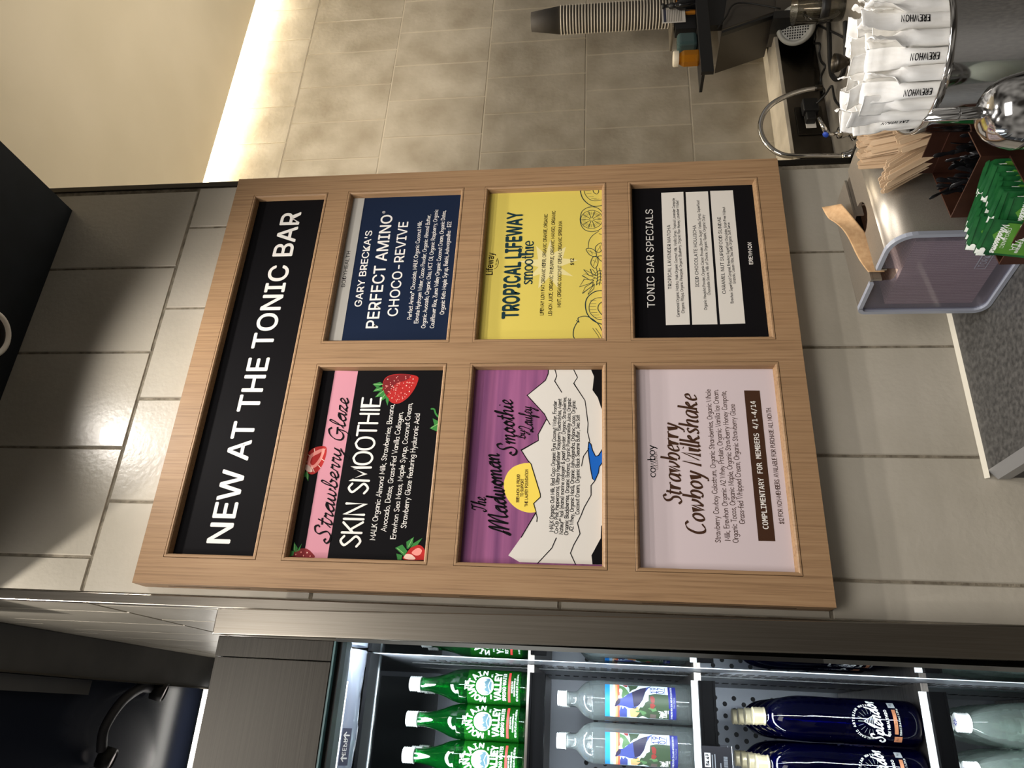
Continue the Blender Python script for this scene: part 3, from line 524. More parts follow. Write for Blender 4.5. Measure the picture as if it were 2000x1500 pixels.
for lf in ([(.3641,.7281),(.3683,.7348),(.3642,.7482),(.3570,.7395)], [(.3588,.7274),(.3576,.7395),(.3493,.7454),(.3505,.7297)], [(.3522,.7257),(.3493,.7323),(.3381,.7405),(.3410,.7224)], [(.3463,.7230),(.3404,.7284),(.3296,.7297),(.3375,.7183)], [(.3419,.7203),(.3316,.7195),(.3212,.7149),(.3346,.7138)],
    [(.1998,.8465),(.1855,.8488),(.1904,.8421)], [(.1998,.8438),(.1918,.8377),(.1803,.8370),(.1904,.8442)], [(.0508,.8492),(.0631,.8505),(.0611,.8398),(.0542,.8405)], [(.0628,.8421),(.0764,.8431),(.0662,.8350),(.0593,.8368)], [(.0605,.8358),(.0743,.8292),(.0631,.8311)],
    [(.0524,.6643),(.0620,.6674),(.0599,.6572),(.0526,.6579)], [(.0583,.6540),(.0711,.6706),(.0768,.6592),(.0663,.6495)], [(.0704,.6510),(.0813,.6530),(.0897,.6414),(.0792,.6420),(.0705,.6480)], [(.0718,.6456),(.0792,.6415),(.0884,.6270),(.0770,.6337)],
    [(.2980,.6308),(.2918,.6179),(.2806,.6168),(.2862,.6270)], [(.2856,.6269),(.2794,.6343),(.2717,.6165),(.2806,.6171)]): A.poly(lf, 'ink_leaf')
A.line([(.3159,.6348),(.3151,.6298),(.3060,.6257),(.2981,.6180)], 0.0030, 'ink_leaf', True); A.up()
for a_, b_2 in zip([(.3635,.7297),(.3558,.7293),(.3507,.7264),(.3434,.7227),(.1972,.8419),(.0629,.8396),(.0630,.6558),(.0741,.6484),(.2876,.6204)], [(.3641,.7454),(.3516,.7424),(.3398,.7372),(.3322,.7287),(.1845,.8389),(.0727,.8419),(.0707,.6668),(.0865,.6435),(.2800,.6317)]): A.line([a_, b_2], 0.0011, 'ink_leaf_light')
random.seed(11)
sb = [(.3746,.7211),(.3775,.7052),(.3784,.6886),(.3745,.6743),(.3626,.7145),(.3656,.6996),(.3676,.6846),(.3655,.6747),(.3493,.7170),(.3522,.7036),(.3552,.6915),(.3566,.6792),(.3375,.7087),(.3399,.6965),(.3449,.6861),(.3493,.6784),(.3317,.6997),(.3361,.6892),(.3567,.7083),(.3463,.6932),(.3611,.7213),(.3611,.6852),(.0563,.8363),(.0607,.8280),(.0598,.8176),(.0538,.8114),(.0535,.8229)]
bb = smooth_path([(.3611,.7277),(.3725,.7253),(.3791,.7155),(.3814,.6973),(.3802,.6783),(.3774,.6685),(.3718,.6674),(.3563,.6717),(.3410,.6805),(.3311,.6914),(.3288,.7015),(.3328,.7108),(.3416,.7180),(.3528,.7250)], 3, True); cx_b = sum(p[0] for p in bb)/len(bb); cz_b = sum(p[1] for p in bb)/len(bb)
for i in range(70):
    p = random.choice(bb); f = math.sqrt(random.random())*0.92; q = (cx_b+(p[0]-cx_b)*f, cz_b+(p[1]-cz_b)*f); A.circle(q, 0.0009, ('ink_rose', 'ink_red_dark', 'ink_pale')[i % 3], 8, 0.0007)
for i, p in enumerate(sb):
    A.circle((p[0]+random.uniform(-.001, .001), p[1]), 0.0013, 'ink_rose' if i % 3 else 'ink_pale', 10, 0.0010)
A.hand('Strawberry Glaze', [(.0755,.7824),(.3360,.7890)], 0.0225, 0.0032, Bk, SCRIPT, 0.30, SC)
A.hand('SKIN SMOOTHIE', [(.0695,.7304),(.3381,.7289),(.0706,.7642)], 0.0335, 0.0039, W_)
for s_, P_ in (('MALK Organic Almond Milk, Strawberries, Banana,', [(.0824,.7061),(.3250,.7030)]), ('Avocado, Dates, Grass-Fed Vanilla Collagen,', [(.0972,.6890),(.3100,.6856)]),
    ('Erewhon Sea Moss, Maple Syrup, Coconut Cream,', [(.0850,.6715),(.3274,.6707)]), ('Strawberry Glaze featuring Hyaluronic Acid', [(.1034,.6563),(.3073,.6544)])):
    A.hand(s_, P_, 0.0088, 0.00105, W_, jit=0.25)
board_panel(A, openings[5], 'black smoothie panel with a pink band and painted strawberries')
# purple mountains panel
A = base(openings[3], 'paint_purple')
A.blob([(.1351,.4441),(.1341,.4556),(.1371,.4679),(.1424,.4780),(.1522,.4884),(.1635,.4953),(.1749,.4984),(.1878,.4984),(.2009,.4936),(.2083,.4876),(.2129,.4816),(.2175,.4691),(.2184,.4603),(.2174,.4389),(.1761,.4276),(.1383,.4337)], 'ink_sun'); A.up()
ridge = [(.0542,.4665),(.0643,.4850),(.0935,.4659),(.1351,.4434),(.1492,.4481),(.1602,.4374),(.1658,.4379),(.2172,.4552),(.2224,.4605),(.2409,.4727),(.2586,.4442),(.2695,.4451),(.2984,.4314),(.3068,.4355),(.3421,.4669),(.3710,.4358),(.3841,.4314),(.3956,.4312)]
A.poly(ridge + [(.3952,.3343),(.0539,.3321)], 'ink_cream'); A.up()
A.poly([(.0542,.3321),(.0540,.3523),(.0679,.3540),(.0955,.3395),(.1147,.3388),(.1209,.3322)], 'ink_black'); A.poly([(.3952,.3345),(.3953,.3578),(.3780,.3512),(.3521,.3537),(.3379,.3446),(.3211,.3395),(.3100,.3344)], 'ink_black')
A.poly([(.2567,.3595),(.2527,.3557),(.2421,.3532),(.2316,.3482),(.2330,.3432),(.2476,.3348),(.2239,.3343),(.2134,.3420),(.2031,.3432),(.1889,.3493),(.1927,.3529),(.2055,.3555),(.2315,.3593),(.2447,.3607)], 'ink_blue')
A.poly([(.2825,.3365),(.2874,.3342),(.2776,.3342)], 'ink_brown'); A.poly([(.1391,.3352),(.1453,.3333),(.1330,.3333)], 'ink_brown'); A.up()
A.line(ridge[2:], 0.0015, Bk)
for L_ in ([(.3956,.4211),(.3797,.4162),(.3695,.4197),(.3478,.4068)], [(.3954,.3886),(.3766,.3799),(.3651,.3863),(.3322,.3664),(.2905,.3610),(.2742,.3616),(.2567,.3575)], [(.2447,.3594),(.2314,.3680),(.2143,.3711)],
    [(.1889,.3493),(.1812,.3553),(.1648,.3552),(.1446,.3660),(.1322,.3706),(.1186,.3765),(.1018,.3722),(.0837,.3819),(.0705,.3869),(.0533,.3786)], [(.0937,.4099),(.0780,.4162),(.0611,.4311),(.0534,.4379)], [(.2984,.4314),(.2874,.4252)], [(.1343,.4438),(.1258,.4413),(.1196,.4418)],
    [(.2567,.3595),(.2527,.3557),(.2421,.3532),(.2316,.3482),(.2330,.3432),(.2476,.3348)], [(.2239,.3343),(.2134,.3420),(.2031,.3432),(.1889,.3493),(.1927,.3529),(.2055,.3555),(.2315,.3593),(.2447,.3607),(.2567,.3595)]): A.line(L_, 0.0014, Bk)
A.hand('The', [(.1339,.5258),(.1578,.5282)], 0.0190, 0.0026, Bk, SCRIPT, 0.25, SC)
A.hand('Madwoman', [(.0991,.4846),(.2345,.5113)], 0.0250, 0.0038, Bk, SCRIPT, 0.25, SC)
A.hand('Smoothie', [(.2322,.4805),(.3335,.4934)], 0.0245, 0.0034, Bk, SCRIPT, 0.25, SC)
A.hand('by', [(.2606,.4667),(.2767,.4682)], 0.0125, 0.0020, Bk, SCRIPT, 0.25, SC)
A.hand('Laufey', [(.2749,.4550),(.3202,.4586)], 0.0180, 0.0023, Bk, SCRIPT, 0.2, SC)
for s_, P_ in (('EREWHON IS PROUD', [(.1508,.4723),(.1986,.4733)]), ('TO SUPPORT', [(.1602,.4658),(.1909,.4664)]), ('THE LAUFEY FOUNDATION', [(.1440,.4579),(.2079,.4599)])): A.hand(s_, P_, 0.0044, 0.0007, 'ink_brown')
for s_, P_ in (('MALK Organic Oat Milk, Real Coco Organic Pure Coconut Water, Frontier', [(.1039,.4150),(.3316,.4150)]), ('Co-Op Pink Peppercorns, Ultima Replenisher Raspberry Electrolytes, Agent', [(.1010,.4073),(.3356,.4073)]),
    ('Nateur^ holi (mane) marine collagen & pearl powder, Organic Strawberries,', [(.0995,.3996),(.3393,.3988)]), ('Organic Blackberries, Organic Banana, Organic Pomegranate Juice, Organic', [(.0989,.3912),(.3364,.3910)]),
    ('A2 Whey, Organic Maca, Organic Ashwagandha, Organic Cacao, Organic', [(.1047,.3830),(.3322,.3832)]), ('Coconut Cream, Organic Black Sesame Butter, Sea Salt', [(.1326,.3740),(.3056,.3756)])): A.hand(s_, P_, 0.0062, 0.00092, Bk, jit=0.25)
board_panel(A, openings[3], 'purple smoothie panel with a yellow sun over white mountains')
# pale pink milkshake panel
A = base(openings[1], 'ink_blush'); Br = 'ink_brown'
A.hand('cowboy', [(.1963,.2510),(.2522,.2513)], 0.0125, 0.0017, Bk, SERIF, 0, (0.5, 0.6, 0.0)); A.hand('COLOSTRUM', [(.2096,.2468),(.2405,.2476)], 0.0036, 0.0005, Br)
A.hand('Strawberry', [(.1514,.2121),(.2907,.2119)], 0.0270, 0.0034, Br, ITAL, 0.12, (0.40, 0.80, 0.25)); A.hand('Cowboy Milkshake', [(.1033,.1777),(.3442,.1791)], 0.0285, 0.0036, Br, ITAL, 0.12, (0.40, 0.80, 0.25))
for s_, P_ in (('Strawberry Cowboy Colostrum, Organic Strawberries, Organic Whole', [(.0929,.1554),(.3535,.1551)]), ('Milk, Erewhon Organic A2 Whey Protein, Organic Vanilla Ice Cream,', [(.0962,.1406),(.3530,.1430)]),
    ('Organic Tocos, Organic Maple, Organic Strawberry Honey Compote,', [(.0934,.1288),(.3506,.1300)]), ('Grass-fed Whipped Cream, Organic Strawberry Glaze', [(.1230,.1170),(.3261,.1171)])): A.hand(s_, P_, 0.0082, 0.00090, Br, jit=0.25)
A.poly([(.0973,.0987),(.0974,.0736),(.3512,.0743),(.3515,.0998)], Br); A.up()
A.type('COMPLIMENTARY FOR MEMBERS 4/1-4/14', [(.1160,.0820),(.3319,.0831),(.1163,.0900)], None, W_, 0.016, 'DejaVuSansMono', cap=0.73)
A.hand('$12 FOR NON-MEMBERS. AVAILABLE FOR PURCHASE ALL MONTH.', [(.1244,.0580),(.3205,.0598)], 0.0068, 0.0008, Br)
board_panel(A, openings[1], 'pale pink milkshake panel with a dark brown bar')
# navy panel
A = base(openings[6], 'ink_navy')
A.poly([(.4545,.8477),(.4543,.8205),(.7917,.8227),(.7923,.8512)], 'ink_silver'); A.up()
A.type('BODYHEALTH', [(.5722,.8323),(.6561,.8334),(.5724,.8400)], None, Bk, 0.004); A.type("GARY BRECKA'S", [(.5277,.7928),(.7042,.7950),(.5285,.8066)], None, W_, 0.010)
A.type('PERFECT AMINO', [(.4805,.7543),(.7422,.7579),(.4813,.7773)], None, W_, 0.010); A.type('CHOCO-REVIVE', [(.5058,.7194),(.7237,.7232),(.5066,.7389)], None, W_, 0.008)
rc = [(.7496,.7773)][0]; A.line([(rc[0]+0.0028*math.cos(k*PI/6), rc[1]+0.0028*math.sin(k*PI/6)) for k in range(12)], 0.0006, W_, closed=True); A.hand('R', [(rc[0]-0.0013, rc[1]-0.0014), (rc[0]+0.0013, rc[1]-0.0014)], 0.003, 0.0005, W_)
for s_, P_ in (('Perfect Amino@ Chocolate, MALK Organic Coconut Milk,', [(.4974,.6916),(.7251,.6954)]), ('Elevate Hydrogen Water, Cacao Powder, Organic Almond Butter,', [(.4890,.6777),(.7399,.6790)]), ('Organic Avocado, Organic Chia, MCT Oil, Organic Raspberry, Organic', [(.4786,.6629),(.7521,.6647)]),
    ('Cauliflower Rice, Zuma Valley Organic Coconut Cream, Organic Dates,', [(.4784,.6466),(.7488,.6487)]), ('Organic Keto Maple Syrup, Reishi, Ashwagandha * $22', [(.5075,.6305),(.7211,.6350)])): A.hand(s_, P_, 0.0078, 0.0009, W_, jit=0.25)
board_panel(A, openings[6], 'navy smoothie panel with a silver strip along its upper edge')
# yellow panel
A = base(openings[4], 'ink_yellow'); Te = 'ink_teal'
hz = [(.6131,.4358)][0]; random.seed(5)
A.poly([(hz[0]+(0.058 if k % 2 == 0 else 0.026)*(1+0.15*math.sin(k*3.1))*math.cos(2*PI*k/18), hz[1]+(0.052 if k % 2 == 0 else 0.024)*(1+0.2*math.cos(k*1.7))*math.sin(2*PI*k/18)) for k in range(18)], 'ink_haze'); A.up()
A.type('Lifeway', [(.5929,.5440),(.6440,.5437),(.5932,.5569)], None, Bk, 0.012); A.line([(.6063,.5411),(.6116,.5359),(.6225,.5343),(.6308,.5371)], 0.0009, Bk, True); A.hand('for real', [(.6144,.5375),(.6281,.5369)], 0.003, 0.0004, Bk)
A.type('TROPICAL LIFEWAY', [(.4974,.4902),(.7393,.4933),(.4978,.5195)], None, Te, 0.030); A.hand('smoothie', [(.5693,.4675),(.6691,.4685)], 0.0235, 0.0031, Te, SERIF, 0, (0.62, 0.42, 0.0))
for s_, P_ in (('LIFEWAY LOW FAT ORGANIC KEFIR, ORGANIC ORANGE, ORGANIC', [(.5028,.4439),(.7324,.4431)]), ('LEMON JUICE, ORGANIC PINEAPPLE, ORGANIC MANGO, ORGANIC', [(.5015,.4286),(.7397,.4282)]), ('MINT, ORGANIC COCONUT CREAM, ORGANIC SPIRULINA', [(.5195,.4126),(.7146,.4145)]), ('$12', [(.6106,.3899),(.6273,.3906)])): A.hand(s_, P_, 0.0062, 0.0010, Bk)
F = lambda pts, wd=0.0011, sm=True, cl=False: A.line(pts, wd, Te, sm, cl)
F([(.7924,.3804),(.7723,.3766),(.7571,.3671),(.7478,.3531),(.7494,.3345)], 0.0018); F([(.7920,.3733),(.7764,.3696),(.7642,.3602),(.7608,.3485),(.7632,.3356)]); F([(.7913,.3556),(.7816,.3532),(.7775,.3473),(.7827,.3438),(.7911,.3450)])
F([(.7171,.3795),(.7342,.3767),(.7440,.3670),(.7464,.3554),(.7416,.3438),(.7312,.3357)], 0.0013); F([(.7171,.3795),(.7027,.3770),(.6911,.3689),(.6873,.3563),(.6903,.3437),(.6984,.3346)], 0.0013)
oc, ox = [(.7162,.3571),(.7378,.3572)]; rr = abs(ox[0]-oc[0])
F([(oc[0]+rr*math.cos(2*PI*k/24), oc[1]+rr*0.98*math.sin(2*PI*k/24)) for k in range(24)], 0.0010, True, True)
for k in range(10): F([(oc[0]+rr*q*math.cos(2*PI*(k+.5)/10), oc[1]+rr*q*math.sin(2*PI*(k+.5)/10)) for q in (.16, .93)], 0.0010, False)
for k in range(30): F([(oc[0]+rr*q*math.cos(2*PI*k/30), oc[1]+rr*q*math.sin(2*PI*k/30)) for q in (.55, .85)], 0.0005, False)
for lf in ([(.6297,.3481),(.6327,.3594),(.6466,.3674),(.6477,.3572),(.6406,.3493)], [(.6405,.3482),(.6515,.3493),(.6603,.3392),(.6484,.3358),(.6390,.3414)], [(.6296,.3470),(.6271,.3548),(.6138,.3581),(.6028,.3503),(.6147,.3447)], [(.6296,.3448),(.6214,.3414),(.6185,.3358),(.6293,.3351)]): F(lf, 0.0012, True, True)
for a_, b_2 in zip([(.6357,.3493),(.6405,.3470),(.6283,.3470),(.6436,.3594),(.6217,.3544),(.6540,.3414)], [(.6437,.3639),(.6567,.3380),(.6083,.3536),(.6347,.3549),(.6161,.3470),(.6430,.3392)]): F([a_, b_2], 0.0006, False)
F([(.6492,.3635),(.6657,.3618),(.6780,.3551),(.6874,.3437)]); F([(.6818,.3426),(.6787,.3346)])
for lf in ([(.5869,.3480),(.5965,.3636),(.6007,.3714),(.5872,.3613)], [(.5816,.3491),(.5913,.3680),(.5875,.3742),(.5766,.3590)], [(.5764,.3524),(.5795,.3701),(.5626,.3788),(.5700,.3590)], [(.5725,.3535),(.5624,.3678),(.5483,.3731),(.5647,.3546)], [(.5686,.3513),(.5557,.3589),(.5455,.3632),(.5582,.3523)], [(.5895,.3480),(.6003,.3547),(.6017,.3592),(.5883,.3547)]): F(lf, 0.0010, False, True)
for q in range(4): F([(.6028,.3476),(.5921,.3458),(.5789,.3458),(.5659,.3475)] if q == 0 else [(p[0], p[1]-0.0055*q) for p in [(.6028,.3476),(.5921,.3458),(.5789,.3458),(.5659,.3475)]], 0.0012)
for q in range(5): F([(p[0]+0.0068*q, p[1]) for p in [(.5659,.3480),(.5710,.3414),(.5669,.3352)]], 0.0010)
F([(.5539,.3348),(.5517,.3501),(.5403,.3632),(.5251,.3674),(.5048,.3640),(.4896,.3521),(.4815,.3349)], 0.0018); F([(.5385,.3348),(.5375,.3479),(.5300,.3577),(.5174,.3608),(.5047,.3575),(.4933,.3456),(.4919,.3353)]); F([(.5309,.3348),(.5246,.3424),(.5146,.3446),(.5044,.3392),(.5006,.3349)], 0.0014)
for k in range(7): p_ = [(.5326,.3588),(.5262,.3592),(.5199,.3596),(.5135,.3587),(.5072,.3569),(.5021,.3538),(.4971,.3499)][k]; F([p_, (p_[0], p_[1]-0.011)], 0.0006, False)
for k in range(5): p_ = [(.7868,.3697),(.7793,.3678),(.7717,.3637),(.7670,.3578),(.7647,.3520)][k]; F([p_, (p_[0], p_[1]-0.010)], 0.0006, False)
F([(.4913,.3833),(.4875,.3790),(.4963,.3802),(.4998,.3672),(.4934,.3542),(.4821,.3435),(.4648,.3354)], 0.0014); F([(.4888,.3811),(.4753,.3874),(.4605,.3887),(.4522,.3856)], 0.0014); F([(.4748,.3488),(.4624,.3413),(.4527,.3371)], 0.0008); F([(.4748,.3541),(.4613,.3456),(.4522,.3413)], 0.0008)
board_panel(A, openings[4], 'yellow smoothie panel with fruit drawn along its lower edge')
# black specials panel
A = base(openings[2], 'ink_black')
A.type('TONIC BAR SPECIALS', [(.5160,.2422),(.7362,.2399),(.5162,.2559)], None, W_, -0.002)
for q in ([(.7752,.2223),(.7759,.1800),(.4799,.1825),(.4792,.2243)], [(.7748,.1757),(.7751,.1334),(.4800,.1349),(.4796,.1783)], [(.7758,.1293),(.7755,.0866),(.4807,.0873),(.4800,.1304)]): A.poly(q, 'ink_cream')
A.up()
for s_, P_ in (('TROPICAL LAVENDER MATCHA', [(.5542,.2114),(.6976,.2080)]), ('ICED CHOCOLATE HOUJICHA', [(.5580,.1622),(.6953,.1604)]), ('CARAMEL NUT SUPERFOOD SUNDAE', [(.5423,.1160),(.7125,.1136)])): A.type(s_, P_, 0.0062, Bk, 0.006)
for s_, P_ in (('Ceremonial Organic Matcha, Malk Organic Coconut Milk, Vanilla Syrup, Tropical Lavender Compote', [(.4957,.1996),(.7609,.1975)]), ('(Organic Pitaya, Organic Pineapple, Organic Blueberry, Organic Raw Honey, Lavender Water)', [(.5033,.1910),(.7561,.1905)]),
    ('Organic Houjicha Powder, Organic Cacao Powder, Brown Sugar Vanilla Syrup, Superfood', [(.5092,.1512),(.7538,.1513)]), ('Chocolate Sauce, Milk of Choice, Organic Reishi, Organic Dairy', [(.5402,.1432),(.7195,.1433)]),
    ('Erewhon Superfood Caramel, Erewhon Superfood Chocolate, Grain Free Walnut', [(.5223,.1041),(.7359,.1045)]), ('Granola, Cacao Nibs, Sea Salt, Organic Soft Serve', [(.5633,.0972),(.6995,.0982)])): A.hand(s_, P_, 0.0049, 0.00072, Bk, jit=0.2)
A.hand('EREWHON', [(.6042,.0637),(.6542,.0626)], 0.0062, 0.0012, W_, space=1.0)
board_panel(A, openings[2], 'black specials panel with three white boxes')
# ---------------------------------------------------------------- the open drinks refrigerator beside the pillar
mat('steel_dimmed', C(96, 92, 87), 0.34, 1.0); vary('steel_dimmed', C(52, 50, 47), C(62, 60, 56), (2.0, 240, 240), 3, 4, 0.3, 0.7, bump=0.06, bdist=0.0005, rough=(0.28, 0.42))  # canopy steel, its colour lowered to stand in for dim reflections
mat('mirror', C(206, 212, 214), 0.015, 1.0); mat('liner_grey', C(98, 102, 108), 0.38, 0.4); mat('liner_dark', C(34, 40, 42), 0.35)
mat('slot_dark', C(10, 11, 13), 0.8); mat('rail_black', C(5, 5, 6), 0.6, spec=0.06); mat('lip_glow', C(225, 232, 236), 0.35, emit=(0.9, 0.96, 1.0), es=0.10)
mat('grille', C(12, 14, 18), 0.7); mat('teal_plastic', C(70, 104, 106), 0.3); mat('edge_lit', C(200, 215, 225), 0.2, emit=(0.85, 0.93, 1), es=0.5)
clear('film', (0.80, 0.86, 0.98), (0.45, 0.52, 0.72), rough=0.08, gloss=1.8, diffuse=0.5, dcol=(0.78, 0.84, 0.97))
FX = -0.0768
fr = thing('drinks_refrigerator', 'stainless open drinks refrigerator with lit shelves of bottled water beside the pillar', 'refrigerator', (0, 0, 0))
m = MB()
prof = [(-0.0745, -0.004), (-0.0285, -0.004), (-0.0285, 0.036), (-0.0745, 0.036)]
Lx = lambda z: -0.0648-0.0104*z
Rx = lambda z: -0.0195-0.0164*z
m.add([(Lx(-1.2), -0.006, -1.2), (Rx(-1.2), -0.006, -1.2), (Rx(-1.2), 0.001, -1.2), (Lx(-1.2), 0.001, -1.2), (Lx(.943), -0.006, .943), (Rx(.943), -0.006, .943), (Rx(.943), 0.001, .943), (Lx(.943), 0.001, .943)], [(0,3,2,1),(4,5,6,7),(0,1,5,4),(1,2,6,5),(2,3,7,6),(3,0,4,7)]); m.build('side_post', ['steel'], fr, bevel=0.0022, seg=3)
m = MB(); m.box((-1.3, -0.002, 0.745), (-0.1062, 0.052, 0.932)); m.box((-0.1055, -0.0015, 0.745), (-0.0758, 0.052, 0.933)); m.box((-1.3, 0.052, 0.90), (-0.0758, 0.86, 0.930))
m.build('canopy', ['steel_dimmed'], fr, bevel=0.0012)
m = MB(); m.box((FX, 0.0012, -1.0), (FX+0.006, 0.2, 0.744)); m.build('mirror_panel', ['mirror'], fr)
m = MB(); m.box((FX-0.0006, 0.1996, -1.0), (FX+0.006, 0.2012, 0.744)); m.build('edge_strip', ['edge_lit'], fr)  # pane edge with its own glow for the light it catches, no lamp
m = MB(); m.box((FX-0.0005, 0.2015, -1.0), (FX+0.006, 0.82, 0.9))
for y in (0.30, 0.345, 0.60):
    for k in range(64):
        z = -0.62+k*0.0202; m.box((FX-0.0014, y, z), (FX-0.0004, y+0.020, z+0.0118), 1)
m.box((FX-0.0022, 0.40, -1.0), (FX, 0.425, 0.72), 2); m.box((FX-0.0018, 0.56, 0.475), (FX, 0.80, 0.74), 2)
m.build('side_liner', ['liner_grey', 'slot_dark', 'liner_dark'], fr)
m = MB(); m.box((-1.3, 0.80, -1.0), (FX, 0.84, 0.9), 0); m.box((-1.3, 0.795, 0.745), (FX-0.012, 0.80, 0.895), 2)
for zr in ((0.64, 0.72), (0.50, 0.62), (0.20, 0.40), (-0.15, 0.10)):
    n_r = int((zr[1]-zr[0])/0.022)
    for i in range(34):
        for j in range(n_r):
            x = -0.10-i*0.026-(0.013 if j % 2 else 0); rot = Matrix.Rotation(PI/2, 3, 'X'); m.disc((x, 0.7992, zr[0]+j*0.022), 0.0055, 12, 1, rot)
m.build('back_panel', ['liner_grey', 'slot_dark', 'liner_dark'], fr)
m = MB(); m.box((-1.3, 0.052, -1.2), (-0.0745, 0.84, -0.62)); m.build('base_cabinet', ['steel_x'], fr)
# underside of the canopy: lamp cover, bars, the rolled night blind, the air grille
m = MB(); m.box((-1.3, -0.001, 0.742), (-0.0765, 0.010, 0.7449)); m.build('lamp_cover', ['teal_plastic'], fr)
m = MB(); m.box((-1.3, 0.010, 0.735), (-0.0765, 0.030, 0.744)); m.build('front_bar', ['black'], fr)
m = MB(); m.box((-1.3, 0.031, 0.736), (-0.0765, 0.058, 0.743)); m.build('bracket_bar', ['liner_grey'], fr)
m = MB(); m.box((-1.3, 0.059, 0.737), (-0.13, 0.067, 0.7425)); m.build('lamp_strip', ['cool_lamp'], fr)
random.seed(3); pts = []; ns, nl = 22, 70; vs = []; 
for j in range(nl):
    x = -1.2+j*(1.2-0.080)/(nl-1)
    for i in range(ns):
        a = 2*PI*i/ns; r = 0.037*(1+0.05*math.sin(3*a+j*0.9)+0.03*random.uniform(-1, 1)); vs.append((x, 0.109+r*math.cos(a), 0.752+r*0.62*math.sin(a)))
m = MB(); m.add(vs, [(j*ns+i, j*ns+(i+1) % ns, (j+1)*ns+(i+1) % ns, (j+1)*ns+i) for j in range(nl-1) for i in range(ns)], 0, True)
bl = m.build('night_blind', ['film'], fr); bl['label'] = 'rolled clear plastic night blind'
mat('tag_grey', C(64, 66, 84), 0.6)
A = Art(); A.rect(-0.249, 0.066, -0.197, 0.088, 'tag_grey'); A.up(); A.type('EEPR', [(-0.2345, 0.071), (-0.2115, 0.071)], 0.0090, 'ink_white', 0.012)
for x in (-0.239, -0.207): A.line([(x, 0.083), (x, 0.071)], 0.0022, 'ink_white'); A.line([(x-0.004, 0.075), (x, 0.0705), (x+0.004, 0.075)], 0.0022, 'ink_white')
A.mesh('printed_tag', lambda x, z, d: (x, 0.109-0.040*math.sin((0.109-z)/0.040)*0.92, 0.752-0.026*math.cos((0.109-z)/0.040)-0.001-d), bl)
m = MB(); m.box((-1.3, 0.172, 0.738), (FX-0.001, 0.224, 0.744)); m.build('air_grille', ['grille'], fr)
m = MB(); m.box((-1.3, 0.2245, 0.735), (FX-0.001, 0.232, 0.744)); m.build('grille_edge', ['liner_dark'], fr)
SH = (0.4745, 0.1745, -0.2085, -0.549)
for k, z in enumerate(SH):
    m = MB(); m.box((-1.3, 0.292, z-0.012), (FX-0.0015, 0.78, z)); 
    s_ = m.build('shelf', ['steel_x'], fr)
    m = MB(); m.box((-1.3, 0.279, z-0.034), (-0.092, 0.292, z-0.006)); m.box((-1.3, 0.277, z-0.034), (-0.092, 0.280, z-0.030)); m.box((-1.3, 0.277, z-0.010), (-0.092, 0.280, z-0.006)); m.build('price_rail', ['rail_black'], s_)
    if k > 0: m = MB(); m.box((-1.3, 0.286, z-0.0055), (-0.092, 0.2905, z+0.006)); m.build('shelf_lip', ['lip_glow'], s_)  # clear lip coloured white with a faint glow for the shelf light in it

# ---------------------------------------------------------------- bottles
mat('cap_white', C(206, 210, 207), 0.45); mat('cap_gold', C(214, 203, 168), 0.30, 0.7); mat('print_white', C(235, 240, 238), 0.5, spec=0.2); mat('print_red', C(226, 62, 60), 0.5); mat('print_ice', C(176, 214, 220), 0.5); mat('print_slate', C(60, 92, 104), 0.5)
mat('copper', C(186, 124, 88), 0.4, 0.3); mat('silver_print', C(170, 178, 182), 0.4, 0.3); mat('print_navy', C(34, 40, 120), 0.5)
for nm, c in (('sky_blue', (40, 140, 236)), ('sky_light', (170, 206, 236)), ('sky_cream', (244, 214, 190)), ('sky_orange', (238, 160, 110)), ('sky_red', (226, 96, 70)), ('bird_blue', (62, 74, 138)), ('bird_dark', (44, 42, 66)), ('bird_mid', (70, 68, 110)), ('leaf_dark', (54, 72, 52)), ('leaf_mid', (82, 118, 78)), ('berry', (128, 50, 46)), ('pale_blue', (206, 230, 242)), ('back_label', (92, 82, 78))): mat(nm, C(*c), 0.5)
clear('green_glass', (0.06, 0.58, 0.16), (0.002, 0.06, 0.02), diffuse=0.04, dcol=(0.02, 0.55, 0.09), refr=0.5)
clear('green_glow', (0.06, 0.66, 0.10), (0.02, 0.34, 0.05), diffuse=0.15, dcol=(0.05, 0.62, 0.06), gloss=0.5)  # brighter green band stands in for light scattered inside the bottle
clear('clear_glass', (0.97, 0.99, 0.99), (0.62, 0.72, 0.72), refr=0.40, diffuse=0.10, dcol=(0.8, 0.9, 0.9))
clear('aqua_plastic', (0.92, 0.98, 0.95), (0.50, 0.62, 0.58), refr=0.45, rough=0.05, diffuse=0.14, dcol=(0.75, 0.88, 0.82))
clear('blue_glass', (0.016, 0.020, 0.36), (0.001, 0.001, 0.03), diffuse=0.02, dcol=(0.01, 0.015, 0.4), gloss=0.7, refr=0.3)
def ridged(r, z0, z1, n=4, a=0.0007):
    out = [(0.0001, z1), (r*0.9, z1), (r, z1-0.0012)]; 
    for k in range(n*2+1): out.append((r-(a if k % 2 else 0), z1-0.0014-(z1-z0-0.003)*k/(n*2)))
    return out + [(r+0.0004, z0+0.001), (r+0.0002, z0), (r*0.8, z0)]
def curve_prof(pts, k=5): return smooth_path(pts, k)
def bottle(name, label, prof, glass, cap, capmat, artf=None, group=None, cell=0.003, r=0.03, n=40, wob=None):
    t = thing(name, label, 'bottle', (0, 0, 0), 0, group)
    m = MB(); m.lathe(prof, n=n, wob=wob); m.build('glass_body' if 'plastic' not in glass else 'body', [glass], t)
    m = MB(); m.lathe(cap, n=32); m.build('cap', [capmat], t)
    if artf: a = artf(); a.mesh('label', wrap(r+0.0003), t, cell=cell)
    return t
